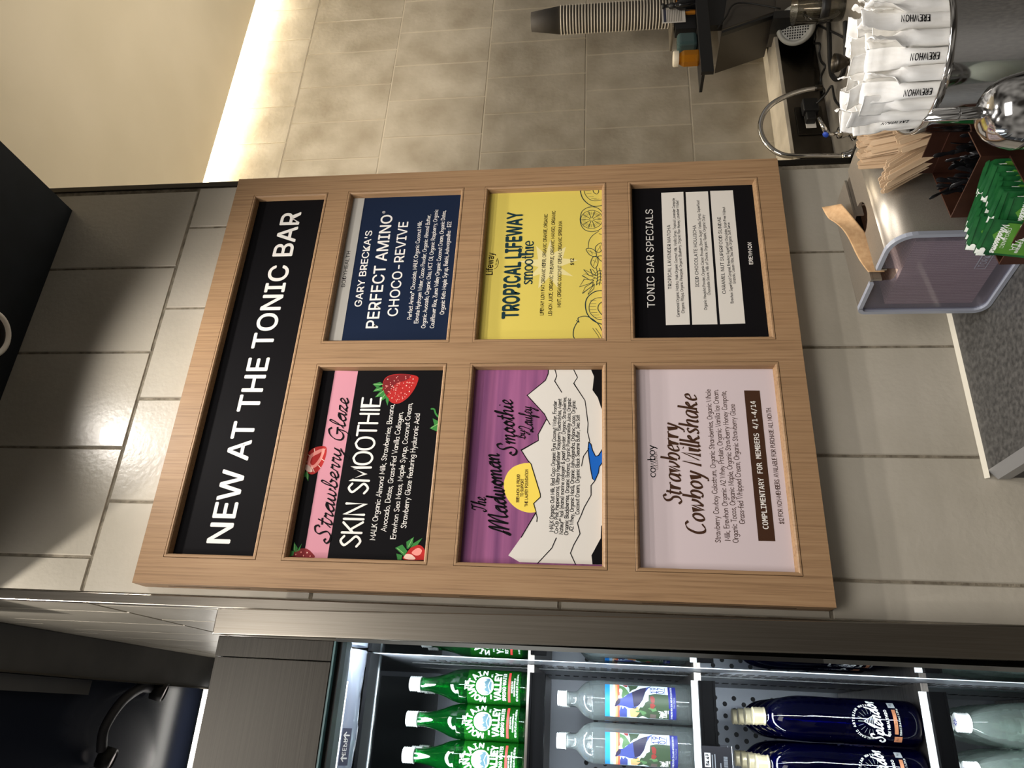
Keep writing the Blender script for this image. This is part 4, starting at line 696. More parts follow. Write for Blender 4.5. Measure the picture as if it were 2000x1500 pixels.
def mv_art():
    a = Art(); a.rect(-0.062, 0.0140, 0.062, 0.1135, 'green_glow'); a.up()
    a.type('THE', [(-0.0075, 0.1105), (0.0075, 0.1105)], 0.0072, 'print_white', 0.03); a.arc_type('MOUNTAIN', (0, 0.0800), 0.0200, 172, 2, 0.0122, 'print_white', 0.03, 0.84)
    a.circle((0, 0.0800), 0.0166, 'print_white'); a.type('VALLEY', [(-0.0265, 0.0497), (0.0265, 0.0497)], 0.0122, 'print_white', 0.04)
    a.type('SPRING WATER', [(-0.026, 0.0403), (0.026, 0.0403)], 0.0060, 'print_white', 0.02); a.rect(-0.029, 0.0320, 0.029, 0.0362, 'print_red')
    a.type('BOTTLED IN THE', [(-0.010, 0.0277), (0.010, 0.0277)], 0.0026, 'print_white', 0.02); a.type('OUACHITA MOUNTAINS-US', [(-0.016, 0.0232), (0.016, 0.0232)], 0.0026, 'print_white', 0.02); a.type('NET 16.9 FL OZ (1 PT .9 FL OZ) 500 mL', [(-0.026, 0.0178), (0.026, 0.0178)], 0.0032, 'print_white', 0.02)
    a.type('SINCE', [(-0.024, 0.0665), (-0.015, 0.0665)], 0.0030, 'print_white', 0.02); a.type('1871', [(0.016, 0.0665), (0.023, 0.0665)], 0.0030, 'print_white', 0.02); a.up()
    a.circle((0, 0.0800), 0.0152, 'print_ice'); a.up()
    a.poly([(-0.012, 0.072), (-0.006, 0.081), (-0.002, 0.077), (0.003, 0.087), (0.009, 0.078), (0.013, 0.073), (0.006, 0.0675), (-0.006, 0.0675)], 'print_slate')
    for k in range(7): x = -0.0125+k*0.004; a.poly([(x-0.0016, 0.071), (x, 0.0815+0.002*math.sin(k*2.2)), (x+0.0016, 0.071)], 'print_slate')
    a.up(); a.poly([(-0.0015, 0.081), (0.003, 0.0865), (0.006, 0.081), (0.002, 0.079)], 'print_ice'); a.line([(-0.008, 0.0705), (0, 0.0735), (0.008, 0.0705)], 0.0012, 'print_ice'); return a
mvp = [(0.0001, 0.0)] + curve_prof([(0.024, 0.0), (0.0290, 0.002), (0.0305, 0.008), (0.0305, 0.050), (0.0305, 0.121), (0.0299, 0.131), (0.0266, 0.145), (0.0205, 0.160), (0.0155, 0.178), (0.0128, 0.194), (0.0122, 0.206)], 3)
green = bottle('water_bottle', 'green glass spring water bottle with white cap, front row, nearest the mirrored side panel', mvp, 'green_glass', ridged(0.0138, 0.208, 0.2295), 'cap_white', mv_art, 'green glass water bottles', r=0.0306)
YG = 0.34
FRONT_G = ('front row, nearest the mirrored side panel', 'front row, second from the side panel', 'front row, third from the side panel')
for i in range(3):
    for j in range(3):
        x, y = -0.1190-i*0.0612, YG+j*0.0635
        lb = 'green glass spring water bottle with white cap, ' + FRONT_G[i] if j == 0 else 'green glass spring water bottle with white cap standing behind the front row'
        o = green if (i, j) == (0, 0) else copy_tree(green); o.location = (x, y, SH[0]+0.0003); o['label'] = lb; o.rotation_euler.z = random.uniform(-0.08, 0.02)+0.10
        o['group'] = 'green glass water bottles in the front row' if j == 0 else 'green glass water bottles behind the front row'
def na_art():
    a = Art(); W = 0.0304
    L = lambda s_: [(float(q.split(',')[0]), float(q.split(',')[1])) for q in s_.split()]
    Z = lambda pts: [((585-y)/385*W, 0.158-(x-225)/1655*0.126) for x, y in pts]
    P = lambda s_, mt: a.poly(Z(L(s_)), mt)
    P('225,200 225,970 340,970 340,200', 'sky_blue'); P('340,200 340,970 420,970 420,200', 'sky_light'); P('420,200 420,970 470,970 470,200', 'sky_cream'); P('470,200 470,970 520,970 520,200', 'sky_orange'); P('520,200 520,970 570,970 570,200', 'sky_red')
    P('570,200 570,970 740,970 740,200', 'pale_blue'); P('740,200 740,970 800,970 800,200', 'sky_light'); P('800,200 800,970 1700,970 1700,200', 'pale_blue'); P('1700,200 1700,970 1880,970 1880,200', 'print_navy'); a.up()
    P('570,960 560,820 600,690 640,760 680,700 740,760 740,960', 'bird_blue'); P('560,340 600,310 640,350 620,420 560,400', 'print_white'); P('540,480 600,460 610,540 540,540', 'print_white'); P('820,940 800,760 1000,690 1030,820 940,950', 'sky_orange')
    P('560,210 680,260 740,330 800,420 690,480 640,560 610,480 640,360 560,300', 'leaf_mid'); P('640,205 760,205 760,260 700,262', 'berry'); P('760,205 1020,205 960,300 880,330 800,400 800,300', 'leaf_dark')
    P('1250,430 1400,400 1700,410 1720,965 1240,965 1100,900 1000,960 930,930 980,830 1040,700 1130,700 1160,600 1240,560', 'leaf_dark'); P('1180,600 1200,700 1240,760 1140,720 1100,700', 'leaf_dark'); a.up()
    P('1280,470 1340,450 1390,500 1380,600 1300,590', 'berry'); P('1280,620 1350,600 1400,650 1350,720 1280,710', 'berry'); P('1290,740 1400,700 1430,760 1330,790', 'leaf_mid'); P('1040,760 1180,800 1200,900 1090,880', 'leaf_mid'); P('1280,840 1420,850 1400,960 1270,960', 'back_label')
    for k in range(14): x0, y0 = 860+(k*131) % 820, 720+(k*77) % 230; P('%d,%d %d,%d %d,%d %d,%d' % (x0, y0, x0+60, y0-26, x0+120, y0, x0+60, y0+20), 'leaf_mid' if k % 2 else 'leaf_dark')
    P('450,700 480,610 540,540 640,530 760,440 860,390 1060,290 1200,250 1330,200 1250,270 1170,380 1110,540 1020,660 900,735 780,730 700,700 600,690 520,690 470,715', 'bird_blue'); a.up()
    P('860,390 1060,290 1200,250 1180,360 1110,540 1020,660 900,700 880,560', 'bird_dark'); P('450,700 480,610 540,540 590,560 570,640 500,690 470,715', 'bird_dark'); P('960,420 1090,350 1080,520 1000,560', 'bird_mid')
    bz = lambda x: 0.158-(x-225)/1655*0.126
    a.type('19', [(0.0150, bz(1450)), (0.0265, bz(1450))], 0.0110, 'print_navy', 0.01); a.type('07', [(0.0150, bz(1605)), (0.0265, bz(1605))], 0.0110, 'print_navy', 0.01); a.line([(0.0145, bz(1290)), (0.027, bz(1290))], 0.0008, 'print_navy'); a.line([(0.0145, bz(1625)), (0.027, bz(1625))], 0.0008, 'print_navy')
    a.hand('David', [(-0.028, bz(1570)), (-0.015, bz(1560))], 0.006, 0.0009, 'print_white', SCRIPT, 0.2); a.hand('Ellis', [(-0.027, bz(1660)), (-0.013, bz(1655))], 0.006, 0.0009, 'print_white', SCRIPT, 0.2); a.line([(-0.018, bz(1690)), (-0.013, bz(1690))], 0.0012, 'print_white')
    a.type('SPARKLING NEW ZEALAND ARTESIAN WATER', [(-0.0285, bz(1790)), (0.0285, bz(1790))], 0.0030, 'print_white', 0.0); a.type('750ml / 25.4 fl oz', [(-0.009, bz(1850)), (0.009, bz(1850))], 0.0026, 'silver_print', 0.0)
    return a
nap = [(0.0001, 0.0)] + curve_prof([(0.026, 0.0), (0.0320, 0.003), (0.0342, 0.012), (0.0342, 0.10), (0.0342, 0.172), (0.0332, 0.182), (0.0288, 0.194), (0.0210, 0.203), (0.0145, 0.209), (0.0122, 0.216), (0.0122, 0.230)], 4)
clearb = bottle('water_bottle', '', nap, 'clear_glass', ridged(0.0134, 0.228, 0.2455), 'cap_white', na_art, r=0.0343)
a = Art(); a.rect(0.070, 0.036, 0.140, 0.158, 'back_label'); a.mesh('back_label', wrap(0.0346), clearb, cell=0.003)
for i in range(2):
    for j in range(3):
        o = clearb if (i, j) == (0, 0) else copy_tree(clearb); o.rotation_euler.z = -0.30 if (i == 1 and j == 0) else (0.0 if j == 0 else 0.5+j); o.location = (-0.1310-i*0.0712, 0.300+0.036+j*0.0725, SH[1]+0.0003)
        o['label'] = ('clear water bottle with a painted blue bird label, ' + ('nearest the mirrored side panel', 'front row, second from the side panel')[i]) if j == 0 else 'clear water bottle with bird label standing behind the front bottles'
        o['group'] = 'bird label water bottles in the front row' if j == 0 else 'bird label water bottles behind the front row'
def sp_art():
    a = Art(); w_ = 'print_white'
    a.arc_type('VOLCANIC ARTESIAN WATER', (0, 0.0880), 0.0262, 186, -6, 0.0038, w_, 0.02, 0.95)
    for k in range(11):
        if k == 5: continue
        an = math.radians(190-20*k); a.line([(0.0125*math.cos(an), 0.088+0.0125*math.sin(an)), (0.0215*math.cos(an), 0.088+0.0215*math.sin(an))], 0.0004, 'silver_print')
    a.line([(0, 0.1005), (0, 0.108)], 0.0006, 'silver_print')
    for k in range(7): f = k/6; a.line([(-0.0095*f, 0.0985-0.016*f), (0.0095*f, 0.0985-0.016*f)] if k else [(-0.0004, 0.0985), (0.0004, 0.0985)], 0.0011, 'silver_print')
    a.line([(-0.0097, 0.0823), (0, 0.099), (0.0097, 0.0823)], 0.0008, w_)
    a.up().hand('Splendor', [(-0.036, 0.0650), (0.037, 0.0760)], 0.0165, 0.0034, w_, SCRIPT, 0.35, (0.35, 0.85, 0.95))
    a.type('BY HEALTH2O', [(-0.0205, 0.0560), (0.0205, 0.0590)], 0.0043, w_, 0.03); a.rect(-0.0185, 0.0440, 0.0215, 0.0500, 'copper'); a.rect(-0.0345, 0.0375, -0.0230, 0.0500, 'copper'); a.rect(0.0250, 0.0420, 0.0365, 0.0535, 'silver_print'); a.up()
    a.type('Au', [(-0.0315, 0.0430), (-0.0260, 0.0430)], 0.0042, 'ink_brown', 0.0); a.type('Ag', [(0.0280, 0.0470), (0.0335, 0.0470)], 0.0042, 'ink_black', 0.0); a.type('GOLD', [(-0.003, 0.0455), (0.006, 0.0455)], 0.003, 'ink_brown', 0.0); a.type('750ml / 25.4 fl oz / 1.59 pt', [(-0.0205, 0.0385), (0.024, 0.0395)], 0.0030, w_, 0.01)
    return a
spp = [(0.0001, 0.0)] + curve_prof([(0.026, 0.0), (0.0335, 0.004), (0.0370, 0.016), (0.0370, 0.06), (0.0370, 0.118), (0.0362, 0.128), (0.0366, 0.138), (0.0372, 0.160), (0.0370, 0.188), (0.0350, 0.212), (0.0300, 0.232), (0.0220, 0.246), (0.0150, 0.253), (0.0128, 0.258), (0.0128, 0.262)], 4)
blue = bottle('water_bottle', '', spp, 'blue_glass', ridged(0.0150, 0.257, 0.2785, 3, 0.0009), 'cap_gold', sp_art, r=0.0373, wob=lambda a_, z: 1+0.012*math.cos(8*a_)*(1 if z > 0.19 and z < 0.245 else 0))
for i in range(2):
    for j in range(4):
        o = blue if (i, j) == (0, 0) else copy_tree(blue); o.location = (-0.1432-i*0.0770, 0.300+0.037+j*0.0760, SH[2]+0.0003); o.rotation_euler.z = 0.0 if j == 0 else 0.4+0.9*j
        o['label'] = ('cobalt blue glass water bottle with gold cap, ' + ('nearest the mirrored side panel', 'front row, second from the side panel')[i]) if j == 0 else 'cobalt blue glass water bottle with gold cap behind the front row'
        o['group'] = 'blue glass water bottles in the front row' if j == 0 else 'blue glass water bottles behind the front row'
def so_art():
    a = Art(); a.rect(-0.060, 0.040, 0.060, 0.142, 'print_white'); a.up(); a.type('SOLE', [(-0.020, 0.112), (0.020, 0.112)], 0.015, 'print_navy', 0.01, cap=0.73)
    st = [((0.010 if k % 2 == 0 else 0.004)*math.cos(PI*k/8), 0.088+(0.010 if k % 2 == 0 else 0.004)*math.sin(PI*k/8)) for k in range(16)]; a.poly(st, 'print_red'); return a
sop = [(0.0001, 0.0)] + curve_prof([(0.028, 0.0), (0.0352, 0.004), (0.0370, 0.014), (0.0370, 0.10), (0.0370, 0.150), (0.0362, 0.170), (0.0335, 0.192), (0.0280, 0.217), (0.0205, 0.240), (0.0150, 0.252), (0.0128, 0.257), (0.0128, 0.262)], 5)
sop = [(r_+(0.0007*math.sin(z*900) if 0.150 < z < 0.215 else 0), z) for r_, z in sop]
aqua = bottle('water_bottle', '', sop, 'aqua_plastic', ridged(0.0158, 0.254, 0.2755, 4), 'cap_white', so_art, r=0.0373, n=44)
st = Art(); st.circle((0, 0), 0.0001, 'print_navy', 6)
for k in range(8): an = PI*k/4; st.poly([(0.0035*math.cos(an-.45), 0.0035*math.sin(an-.45)), (0.0085*math.cos(an), 0.0085*math.sin(an)), (0.0035*math.cos(an+.45), 0.0035*math.sin(an+.45)), (0.0020*math.cos(an), 0.0020*math.sin(an))], 'print_navy')
st.mesh('cap_star', lambda x, y, d: (x, y, 0.2756+d), [c_ for c_ in aqua.children if c_.name.startswith('cap')][0])
for i in range(2):
    for j in range(3):
        o = aqua if (i, j) == (0, 0) else copy_tree(aqua); o.location = (-0.1365-i*0.0755, 0.300+0.037+j*0.076, SH[3]+0.0003); o.rotation_euler.z = -0.5-0.3*j
        o['label'] = ('clear water bottle with a blue star on its white cap, ' + ('nearest the side panel', 'second from the side panel')[i]) if j == 0 else 'clear white labelled water bottle standing behind the star capped bottles'
        o['group'] = 'star capped water bottles in the front row' if j == 0 else 'star capped water bottles behind the front row'
# shelf price tag
mat('tag_black', C(24, 24, 30), 0.5); clear('tag_plastic', (0.93, 0.93, 0.95), (0.6, 0.6, 0.65), gloss=1.4)
t = thing('price_tag', 'black shelf price tag in a clear holder reading $4.49', 'price tag', (-0.2265, 0.2755, 0.119))
m = MB(); m.box((-0.0335, -0.0025, 0), (0.0335, 0.0013, 0.053)); m.build('holder', ['tag_plastic'], t, bevel=0.0012)
a = Art(); a.rect(-0.0312, 0.002, 0.0312, 0.0505, 'tag_black'); a.up(); a.rect(-0.001, 0.0365, 0.0205, 0.0465, 'print_white'); a.rect(0.000, 0.0085, 0.0160, 0.0150, 'silver_print')
for z, x0, x1 in ((0.0330, -0.020, 0.018), (0.0285, -0.020, 0.019), (0.0240, -0.018, -0.010), (0.0195, -0.020, 0.006)): a.rect(x0, z, x1, z+0.0014, 'silver_print')
a.type('UNIT', [(-0.0150, 0.0425), (-0.0060, 0.0425)], 0.0032, 'silver_print', 0.01); a.type('$4.49', [(-0.0150, 0.0375), (-0.0060, 0.0375)], 0.0034, 'print_white', 0.01); a.circle((-0.0255, 0.041), 0.0055, 'print_white', 20); a.up()
a.type('$4.49', [(0.0010, 0.0395), (0.0185, 0.0395)], 0.0050, 'ink_black', 0.03)
for k in range(9): a.rect(0.0008+k*0.0017, 0.0085, 0.0015+k*0.0017, 0.0150, 'ink_black')
a.mesh('card', lambda x, z, d: (x, -0.0007-d, z), t)
# ---------------------------------------------------------------- the condiment counter in front of the pillar
ZC = -0.268
mat('stone', C(84, 83, 81), 0.42); vary('stone', C(50, 50, 50), C(84, 83, 81), (1, 1, 1), 120, 8, 0.36, 0.66, bump=0.10, bscale=260, bdist=0.0006, rough=(0.35, 0.55))
mat('edge_grey', C(150, 150, 150), 0.4, 0.3); mat('cabinet_dark', C(40, 40, 42), 0.5)
ct = thing('counter', 'dark grey stone counter top with a pale metal edge below the menu board', 'counter', (0, 0, ZC))
m = MB(); m.box((0.2245, -0.95, -0.030), (0.874, PY-0.001, 0)); m.build('worktop', ['stone'], ct)
m = MB(); m.prism([(0.2105, -0.013), (0.2245, 0.0003), (0.2245, -0.030), (0.2105, -0.030)], lambda a_, b, d: (a_, d, b), -0.95, PY-0.0025); m.build('edge_trim', ['edge_grey'], ct)
m = MB(); m.box((0.214, -0.93, -0.93), (0.874, PY-0.001, -0.030)); m.build('cabinet', ['cabinet_dark'], ct)
mat('caulk', C(214, 208, 192), 0.8); m = MB(); m.prism([(PY-0.006, 0.0), (PY-0.0008, 0.006), (PY-0.0004, 0.0)], lambda y, z, d: (d, y, z), 0.212, 0.862); m.build('caulk_bead', ['caulk'], ct)

# napkin dispenser
mat('satin_silver', C(172, 164, 150), 0.38, 0.75); vary('satin_silver', C(166, 158, 146), C(176, 169, 157), (1, 1, 1), 900, 2, bump=0.08, bscale=1600, bdist=0.0003)
clear('violet_pane', (0.90, 0.89, 0.94), (0.70, 0.69, 0.76), rough=0.06, gloss=1.0, diffuse=0.22, dcol=(0.44, 0.43, 0.54)); mat('pane_rim', C(176, 182, 196), 0.3, 0.3)
mat('kraft', C(196, 158, 116), 0.85); vary('kraft', C(188, 150, 108), C(206, 170, 128), (1, 1, 1), 120, 5)
mat('napkin_edge', C(172, 142, 120), 0.9)
t_, n_, l_, b_ = nodes(MAT['napkin_edge']); tc_ = n_.new('ShaderNodeTexCoord'); wv = n_.new('ShaderNodeTexWave'); wv.bands_direction = 'Y'; wv.inputs['Scale'].default_value = 85; wv.inputs['Distortion'].default_value = 2.5; wv.inputs['Detail'].default_value = 2; wv.inputs['Detail Scale'].default_value = 0.6
l_.new(tc_.outputs['Object'], wv.inputs['Vector']); rp_ = n_.new('ShaderNodeValToRGB'); rp_.color_ramp.elements[0].color = (*C(188, 158, 142), 1); rp_.color_ramp.elements[1].color = (*C(238, 214, 200), 1); l_.new(wv.outputs['Color'], rp_.inputs['Fac']); l_.new(rp_.outputs['Color'], b_.inputs['Base Color'])
nd = thing('napkin_dispenser', 'silver napkin dispenser with a violet see-through end on the stone counter', 'napkin dispenser', (0.4525, -0.066, ZC), math.radians(8.34))
NL, NW, NH = 0.226, 0.176, 0.196         # along +X, towards the viewer (-Y), up
def rrect(y0, y1, z0, z1, rs, n=7):
    out = []
    for (cy, cz, r, a0) in ((y1-rs[0], z1-rs[0], rs[0], 0), (y0+rs[1], z1-rs[1], rs[1], 90), (y0+rs[2], z0+rs[2], rs[2], 180), (y1-rs[3], z0+rs[3], rs[3], 270)):
        for k in range(n+1): a_ = math.radians(a0+90*k/n); out.append((cy+r*math.cos(a_), cz+r*math.sin(a_)))
    return out
outer = rrect(-NW, 0, 0.002, NH, (0.012, 0.034, 0.020, 0.020)); inner = rrect(-NW+0.004, -0.004, 0.006, NH-0.004, (0.010, 0.031, 0.018, 0.018))
S0, S1 = -0.098, -0.078                   # the slot in the top
m = MB(); n = len(outer); vs = [(x, y, z) for x in (0.004, NL) for y, z in outer] + [(x, y, z) for x in (0.004, NL) for y, z in inner]; fs = []
for k in range(n):
    k2 = (k+1) % n; top = outer[k][1] > NH-0.0005 and outer[k2][1] > NH-0.0005 and abs(outer[k][0]-outer[k2][0]) > 0.02
    if top: continue
    fs += [(k, k2, n+k2, n+k), (2*n+k, 3*n+k, 3*n+k2, 2*n+k2), (k, 2*n+k, 2*n+k2, k2), (n+k, n+k2, 3*n+k2, 3*n+k)]
m.add(vs, fs, 0, True)
yA, yB = -0.012, -NW+0.034
def lip(y_in, y_out, sgn):
    pts = [(0.004, y_in), (0.080, y_in)] + [(0.112-0.030*math.cos(PI*k/8), y_in+sgn*0.026*math.sin(PI*k/8)) for k in range(9)] + [(0.144, y_in), (NL, y_in), (NL, y_out), (0.004, y_out)]
    m.prism(pts, lambda a_, b, d: (a_, b, d), NH-0.004, NH)
    for xa, xb in ((0.004, 0.080), (0.144, NL)): m.box((xa, min(y_in, y_in+sgn*0.003), NH-0.016), (xb, max(y_in, y_in+sgn*0.003), NH-0.003))
lip(S1, yA, 1); lip(S0, yB, -1)
m.prism(inner, lambda y, z, d: (d, y, z), NL-0.004, NL-0.0005); m.build('casing', ['satin_silver'], nd)
m = MB(); cut = [p for p in rrect(-NW+0.004, -0.004, 0.006, NH-0.004, (0.010, 0.031, 0.018, 0.018))]
notch = [(-0.072, NH-0.004), (-0.074, NH-0.030), (-0.078, NH-0.034), (-0.098, NH-0.034), (-0.102, NH-0.030), (-0.104, NH-0.004)]
iy = max(i for i, p in enumerate(cut) if p[1] > NH-0.0045 and p[0] > -0.05); poly = cut[:iy+1] + notch + cut[iy+1:]
m.prism(poly, lambda y, z, d: (d, y, z), 0.0035, 0.0065); pane = m.build('end_pane', ['violet_pane'], nd)
m = MB(); n = len(outer); o2 = rrect(-NW-0.001, 0.001, 0.001, NH+0.001, (0.013, 0.035, 0.021, 0.021)); i2 = rrect(-NW+0.005, -0.005, 0.007, NH-0.005, (0.009, 0.030, 0.017, 0.017)); vs = [(x, y, z) for x in (-0.001, 0.006) for y, z in o2] + [(x, y, z) for x in (-0.001, 0.006) for y, z in i2]; fs = []
for k in range(n):
    k2 = (k+1) % n
    if o2[k][1] > NH and o2[k2][1] > NH and abs(o2[k][0]-o2[k2][0]) > 0.02: continue
    fs += [(k, k2, n+k2, n+k), (2*n+k, 3*n+k, 3*n+k2, 2*n+k2), (k, 2*n+k, 2*n+k2, k2), (n+k, n+k2, 3*n+k2, 3*n+k)]
m.add(vs, fs, 0, False)
for y0, y1 in ((-0.072, -0.0115), (-NW+0.034, -0.104)): m.box((-0.001, y0, NH-0.005), (0.006, y1, NH+0.001))
m.build('pane_frame', ['pane_rim'], nd)
a = Art(); a.line([(-0.016, -0.0075), (0.016, -0.0075), (0.016, 0.0075), (-0.016, 0.0075), (-0.016, -0.0075)], 0.0010, 'pane_rim'); a.type('TORK', [(-0.0125, -0.0045), (0.0125, -0.0045)], 0.0090, 'pane_rim', 0.0)
a.mesh('embossed_mark', lambda u, v, d: (0.0030-d, -0.115-u, 0.050+v), nd)
m = MB(); m.box((0.0080, -NW+0.022, 0.026), (NL-0.012, -0.014, NH-0.040), 0); o = m.build('napkin_stack', ['napkin_edge'])
o.location = nd.location; o.rotation_euler = nd.rotation_euler; tag(o, 'packed brown paper napkins seen through the violet end of the dispenser', 'napkins', kind='stuff')
def sheet(fn, nu, nv, matn, name, label=None, th=0.0006):
    vs = [fn(i/(nu-1), j/(nv-1)) for j in range(nv) for i in range(nu)]; m = MB(); m.add(vs, [(j*nu+i, j*nu+i+1, (j+1)*nu+i+1, (j+1)*nu+i) for j in range(nv-1) for i in range(nu-1)], 0, True)
    o = m.build(name, [matn]); md = o.modifiers.new('thick', 'SOLIDIFY'); md.thickness = th; md.offset = 0; return o
def nap_fn(k):
    def f(u, v):
        x = 0.014+0.150*u; lo = NH-0.020+0.052*max(0, u-0.22)**1.3; hi = NH+0.004+0.036*u+0.030*max(0, u-0.7); z = lo+(hi-lo)*v; lean = 0.004+0.022*u*u*v
        y = -0.088+0.004*math.sin(9*u+k)*v+lean*(1 if k == 0 else -1); x += 0.018*v*u; z -= 0.012*max(0, u-0.8)*v*4
        return (x, y, z)
    return f
o = sheet(nap_fn(0), 26, 14, 'kraft', 'napkin'); o.location = nd.location; o.rotation_euler = nd.rotation_euler; tag(o, 'brown paper napkin standing up out of the dispenser slot', 'napkin')

# bronze caddy: three stepped boxes
mat('bronze', C(76, 48, 38), 0.38, 0.5); vary('bronze', C(64, 39, 31), C(90, 57, 43), (1, 1, 1), 14, 5, bump=0.05, bscale=120, bdist=0.0005)
CA = math.radians(11.5); cx_, cy_ = 0.504, -0.367
cdy = thing('condiment_caddy', 'stepped bronze caddy of three open boxes holding packets, stoppers and stirrers', 'caddy', (cx_, cy_, ZC), CA)
def cell(x0, x1, y0, y1, h, back=0.0):
    m = MB(); t2 = 0.0018
    m.box((x0, y0, 0.0005), (x1, y1, 0.003)); m.box((x0, y0, 0.003), (x1, y0+t2, h)); m.box((x0, y1-t2, 0.003), (x1, y1, h)); m.box((x0, y0+t2, 0.003), (x0+t2, y1-t2, h)); m.box((x1-t2, y0+t2, 0.003), (x1, y1-t2, h)); return m
cell(-0.092, -0.0002, 0, 0.100, 0.096).build('compartment', ['bronze'], cdy); cell(0, 0.0968, 0, 0.100, 0.130).build('compartment', ['bronze'], cdy); cell(0.097, 0.196, 0, 0.100, 0.152).build('compartment', ['bronze'], cdy)
def W(x, y, z): return (cx_+x*math.cos(CA)-y*math.sin(CA), cy_+x*math.sin(CA)+y*math.cos(CA), ZC+z)
# wooden stir sticks
mat('birch', C(200, 174, 144), 0.7); vary('birch', C(178, 150, 118), C(208, 184, 154), (1, 1, 0.06), 130, 4, 0.3, 0.7)
SL = 0.215
def stick_mesh():
    m = MB(); hw, th = 0.0037, 0.0010
    pts = [(hw*math.cos(PI+PI*k/6), hw+hw*math.sin(PI+PI*k/6)) for k in range(7)] + [(hw*math.cos(PI*k/6), SL-hw+hw*math.sin(PI*k/6)) for k in range(7)]
    m.prism(pts, lambda a_, b, d: (a_, d, b), -th, th); return m
proto_stick = None; random.seed(21)
def put_stick(base_, tip, label, group, roll, sz=1.0):
    global proto_stick
    if proto_stick is None: proto_stick = stick_mesh().build('stir_stick', ['birch']); o = proto_stick
    else: o = proto_stick.copy(); COL.objects.link(o)
    b_0, t_0 = Vector(W(*base_)), Vector(W(*tip)); d = (t_0-b_0).normalized(); f = Vector((-0.55, -0.80, 0.2)); f = (f-d*f.dot(d)).normalized(); q = Matrix((f.cross(d), f, d)).transposed() @ Matrix.Rotation(roll, 3, 'Z')
    o.matrix_world = Matrix.Translation(b_0) @ q.to_4x4() @ Matrix.Diagonal((1, 1, sz, 1)); tag(o, label, 'stir stick', group)
ST1 = 'wooden stir stick standing upright at the back of the bronze caddy'; ST2 = 'wooden stir stick leaning over the silver napkin dispenser'; ST3 = 'wooden stir stick in the short front bunch by the straws'
for k in range(48):
    u, v = (k % 6)/5, (k//6)/7; j = lambda q: random.uniform(-q, q)
    put_stick((0.115+0.066*v+j(.004), 0.020+0.066*u+j(.004), 0.006), (0.148+0.040*v+j(.006), 0.112-0.036*v+0.022*(u-.5)+j(.005), 0.006+SL*0.97+j(.004)), ST1, 'stir sticks standing upright', 0.30+j(0.35))
for k in range(28):
    u, v = (k % 4)/3, (k//4)/6
    put_stick((0.142+0.044*v+j(.003), 0.010+0.030*u+j(.003), 0.006), (0.084+0.030*v+j(.005), 0.092+0.028*u+j(.004), 0.188+j(.006)), ST2, 'stir sticks leaning sideways', -0.25+j(0.2))
for k in range(10):
    v = k/9; put_stick((0.128+0.05*v, 0.006+0.010*(k % 2), 0.006), (0.106+0.054*v+j(.003), 0.066-0.010*v+j(.004), 0.176+j(.004)), ST3, 'stir sticks in the front bunch', 0.2+j(0.2), 0.86)
# black drink stoppers
mat('stopper_black', C(22, 22, 24), 0.22, spec=0.6)
def stopper_mesh():
    m = MB(); m.tube([(0, 0, 0), (0, 0, 0.03), (0, 0, 0.075), (0, 0, 0.088)], [0.0016, 0.0020, 0.0022, 0.0030], 8, sx=1.3)
    m.lathe([(0.0001, 0.086), (0.004, 0.087), (0.0048, 0.091), (0.0030, 0.096), (0.0028, 0.101), (0.0038, 0.107), (0.0044, 0.113), (0.0036, 0.119), (0.0001, 0.122)], n=14, sy=0.30)
    m.box((-0.0032, -0.0009, 0.004), (0.0032, 0.0009, 0.016)); return m
ps = stopper_mesh().build('drink_stopper', ['stopper_black'], bevel=0.0004, seg=1); random.seed(4)
LBS = 'glossy black plastic drink stopper jumbled in the bronze box'
def put_stopper(o, b_, t_, lab, grp):
    b0, t0 = Vector(W(*b_)), Vector(W(*t_)); d = (t0-b0).normalized(); q = d.to_track_quat('Z', 'Y').to_matrix() @ Matrix.Rotation(random.uniform(0, 6.28), 3, 'Z')
    o.matrix_world = Matrix.Translation(b0) @ q.to_4x4() @ Matrix.Diagonal((0.82, 0.82, 0.82, 1)); tag(o, lab, 'drink stopper', grp)
for k in range(46):
    o = ps if k == 0 else ps.copy()
    if k: COL.objects.link(o)
    R2 = lambda: (random.uniform(0.010, 0.087), random.uniform(0.010, 0.090))
    p0, p1 = R2(), R2(); f = min(1, 0.062/max(1e-6, math.dist(p0, p1))); p1 = (p0[0]+(p1[0]-p0[0])*f, p0[1]+(p1[1]-p0[1])*f)
    zb = random.uniform(0.006, 0.014)+0.018*(k % 3); put_stopper(o, (*p0, zb), (*p1, zb+math.sqrt(max(1e-6, 0.125**2-math.dist(p0, p1)**2))), LBS, 'black drink stoppers in the middle box')
o = ps.copy(); COL.objects.link(o); put_stopper(o, (0.050, 0.050, 0.070), (0.018, 0.085, 0.165), 'black plastic drink stopper poking out over the bronze rim', None)
# green sweetener packets
mat('packet_green', C(22, 84, 46), 0.35); vary('packet_green', C(12, 64, 36), C(36, 102, 50), (1, 1, 1), 30, 3, bump=0.15, bscale=70, bdist=0.001); mat('packet_light', C(84, 138, 50), 0.38); mat('packet_white', C(232, 236, 228), 0.45)
PW, PH_ = 0.050, 0.066
def packet(front):
    t = MB(); nu, nv = 9, 11; vs = []
    for s_ in (1, -1):
        for j in range(nv):
            for i in range(nu):
                u, v = i/(nu-1), j/(nv-1); puff = 0.0024*(math.sin(PI*u)*math.sin(PI*v))**0.6+0.0002; vs.append(((u-.5)*PW, -s_*puff+0.0006*math.sin(7*u+5*v), (v-.5)*PH_))
    q = nu*nv; fs = [(j*nu+i, j*nu+i+1, (j+1)*nu+i+1, (j+1)*nu+i) for j in range(nv-1) for i in range(nu-1)]; t.add(vs, fs + [tuple(q+k for k in reversed(f)) for f in fs], 0, True); return t
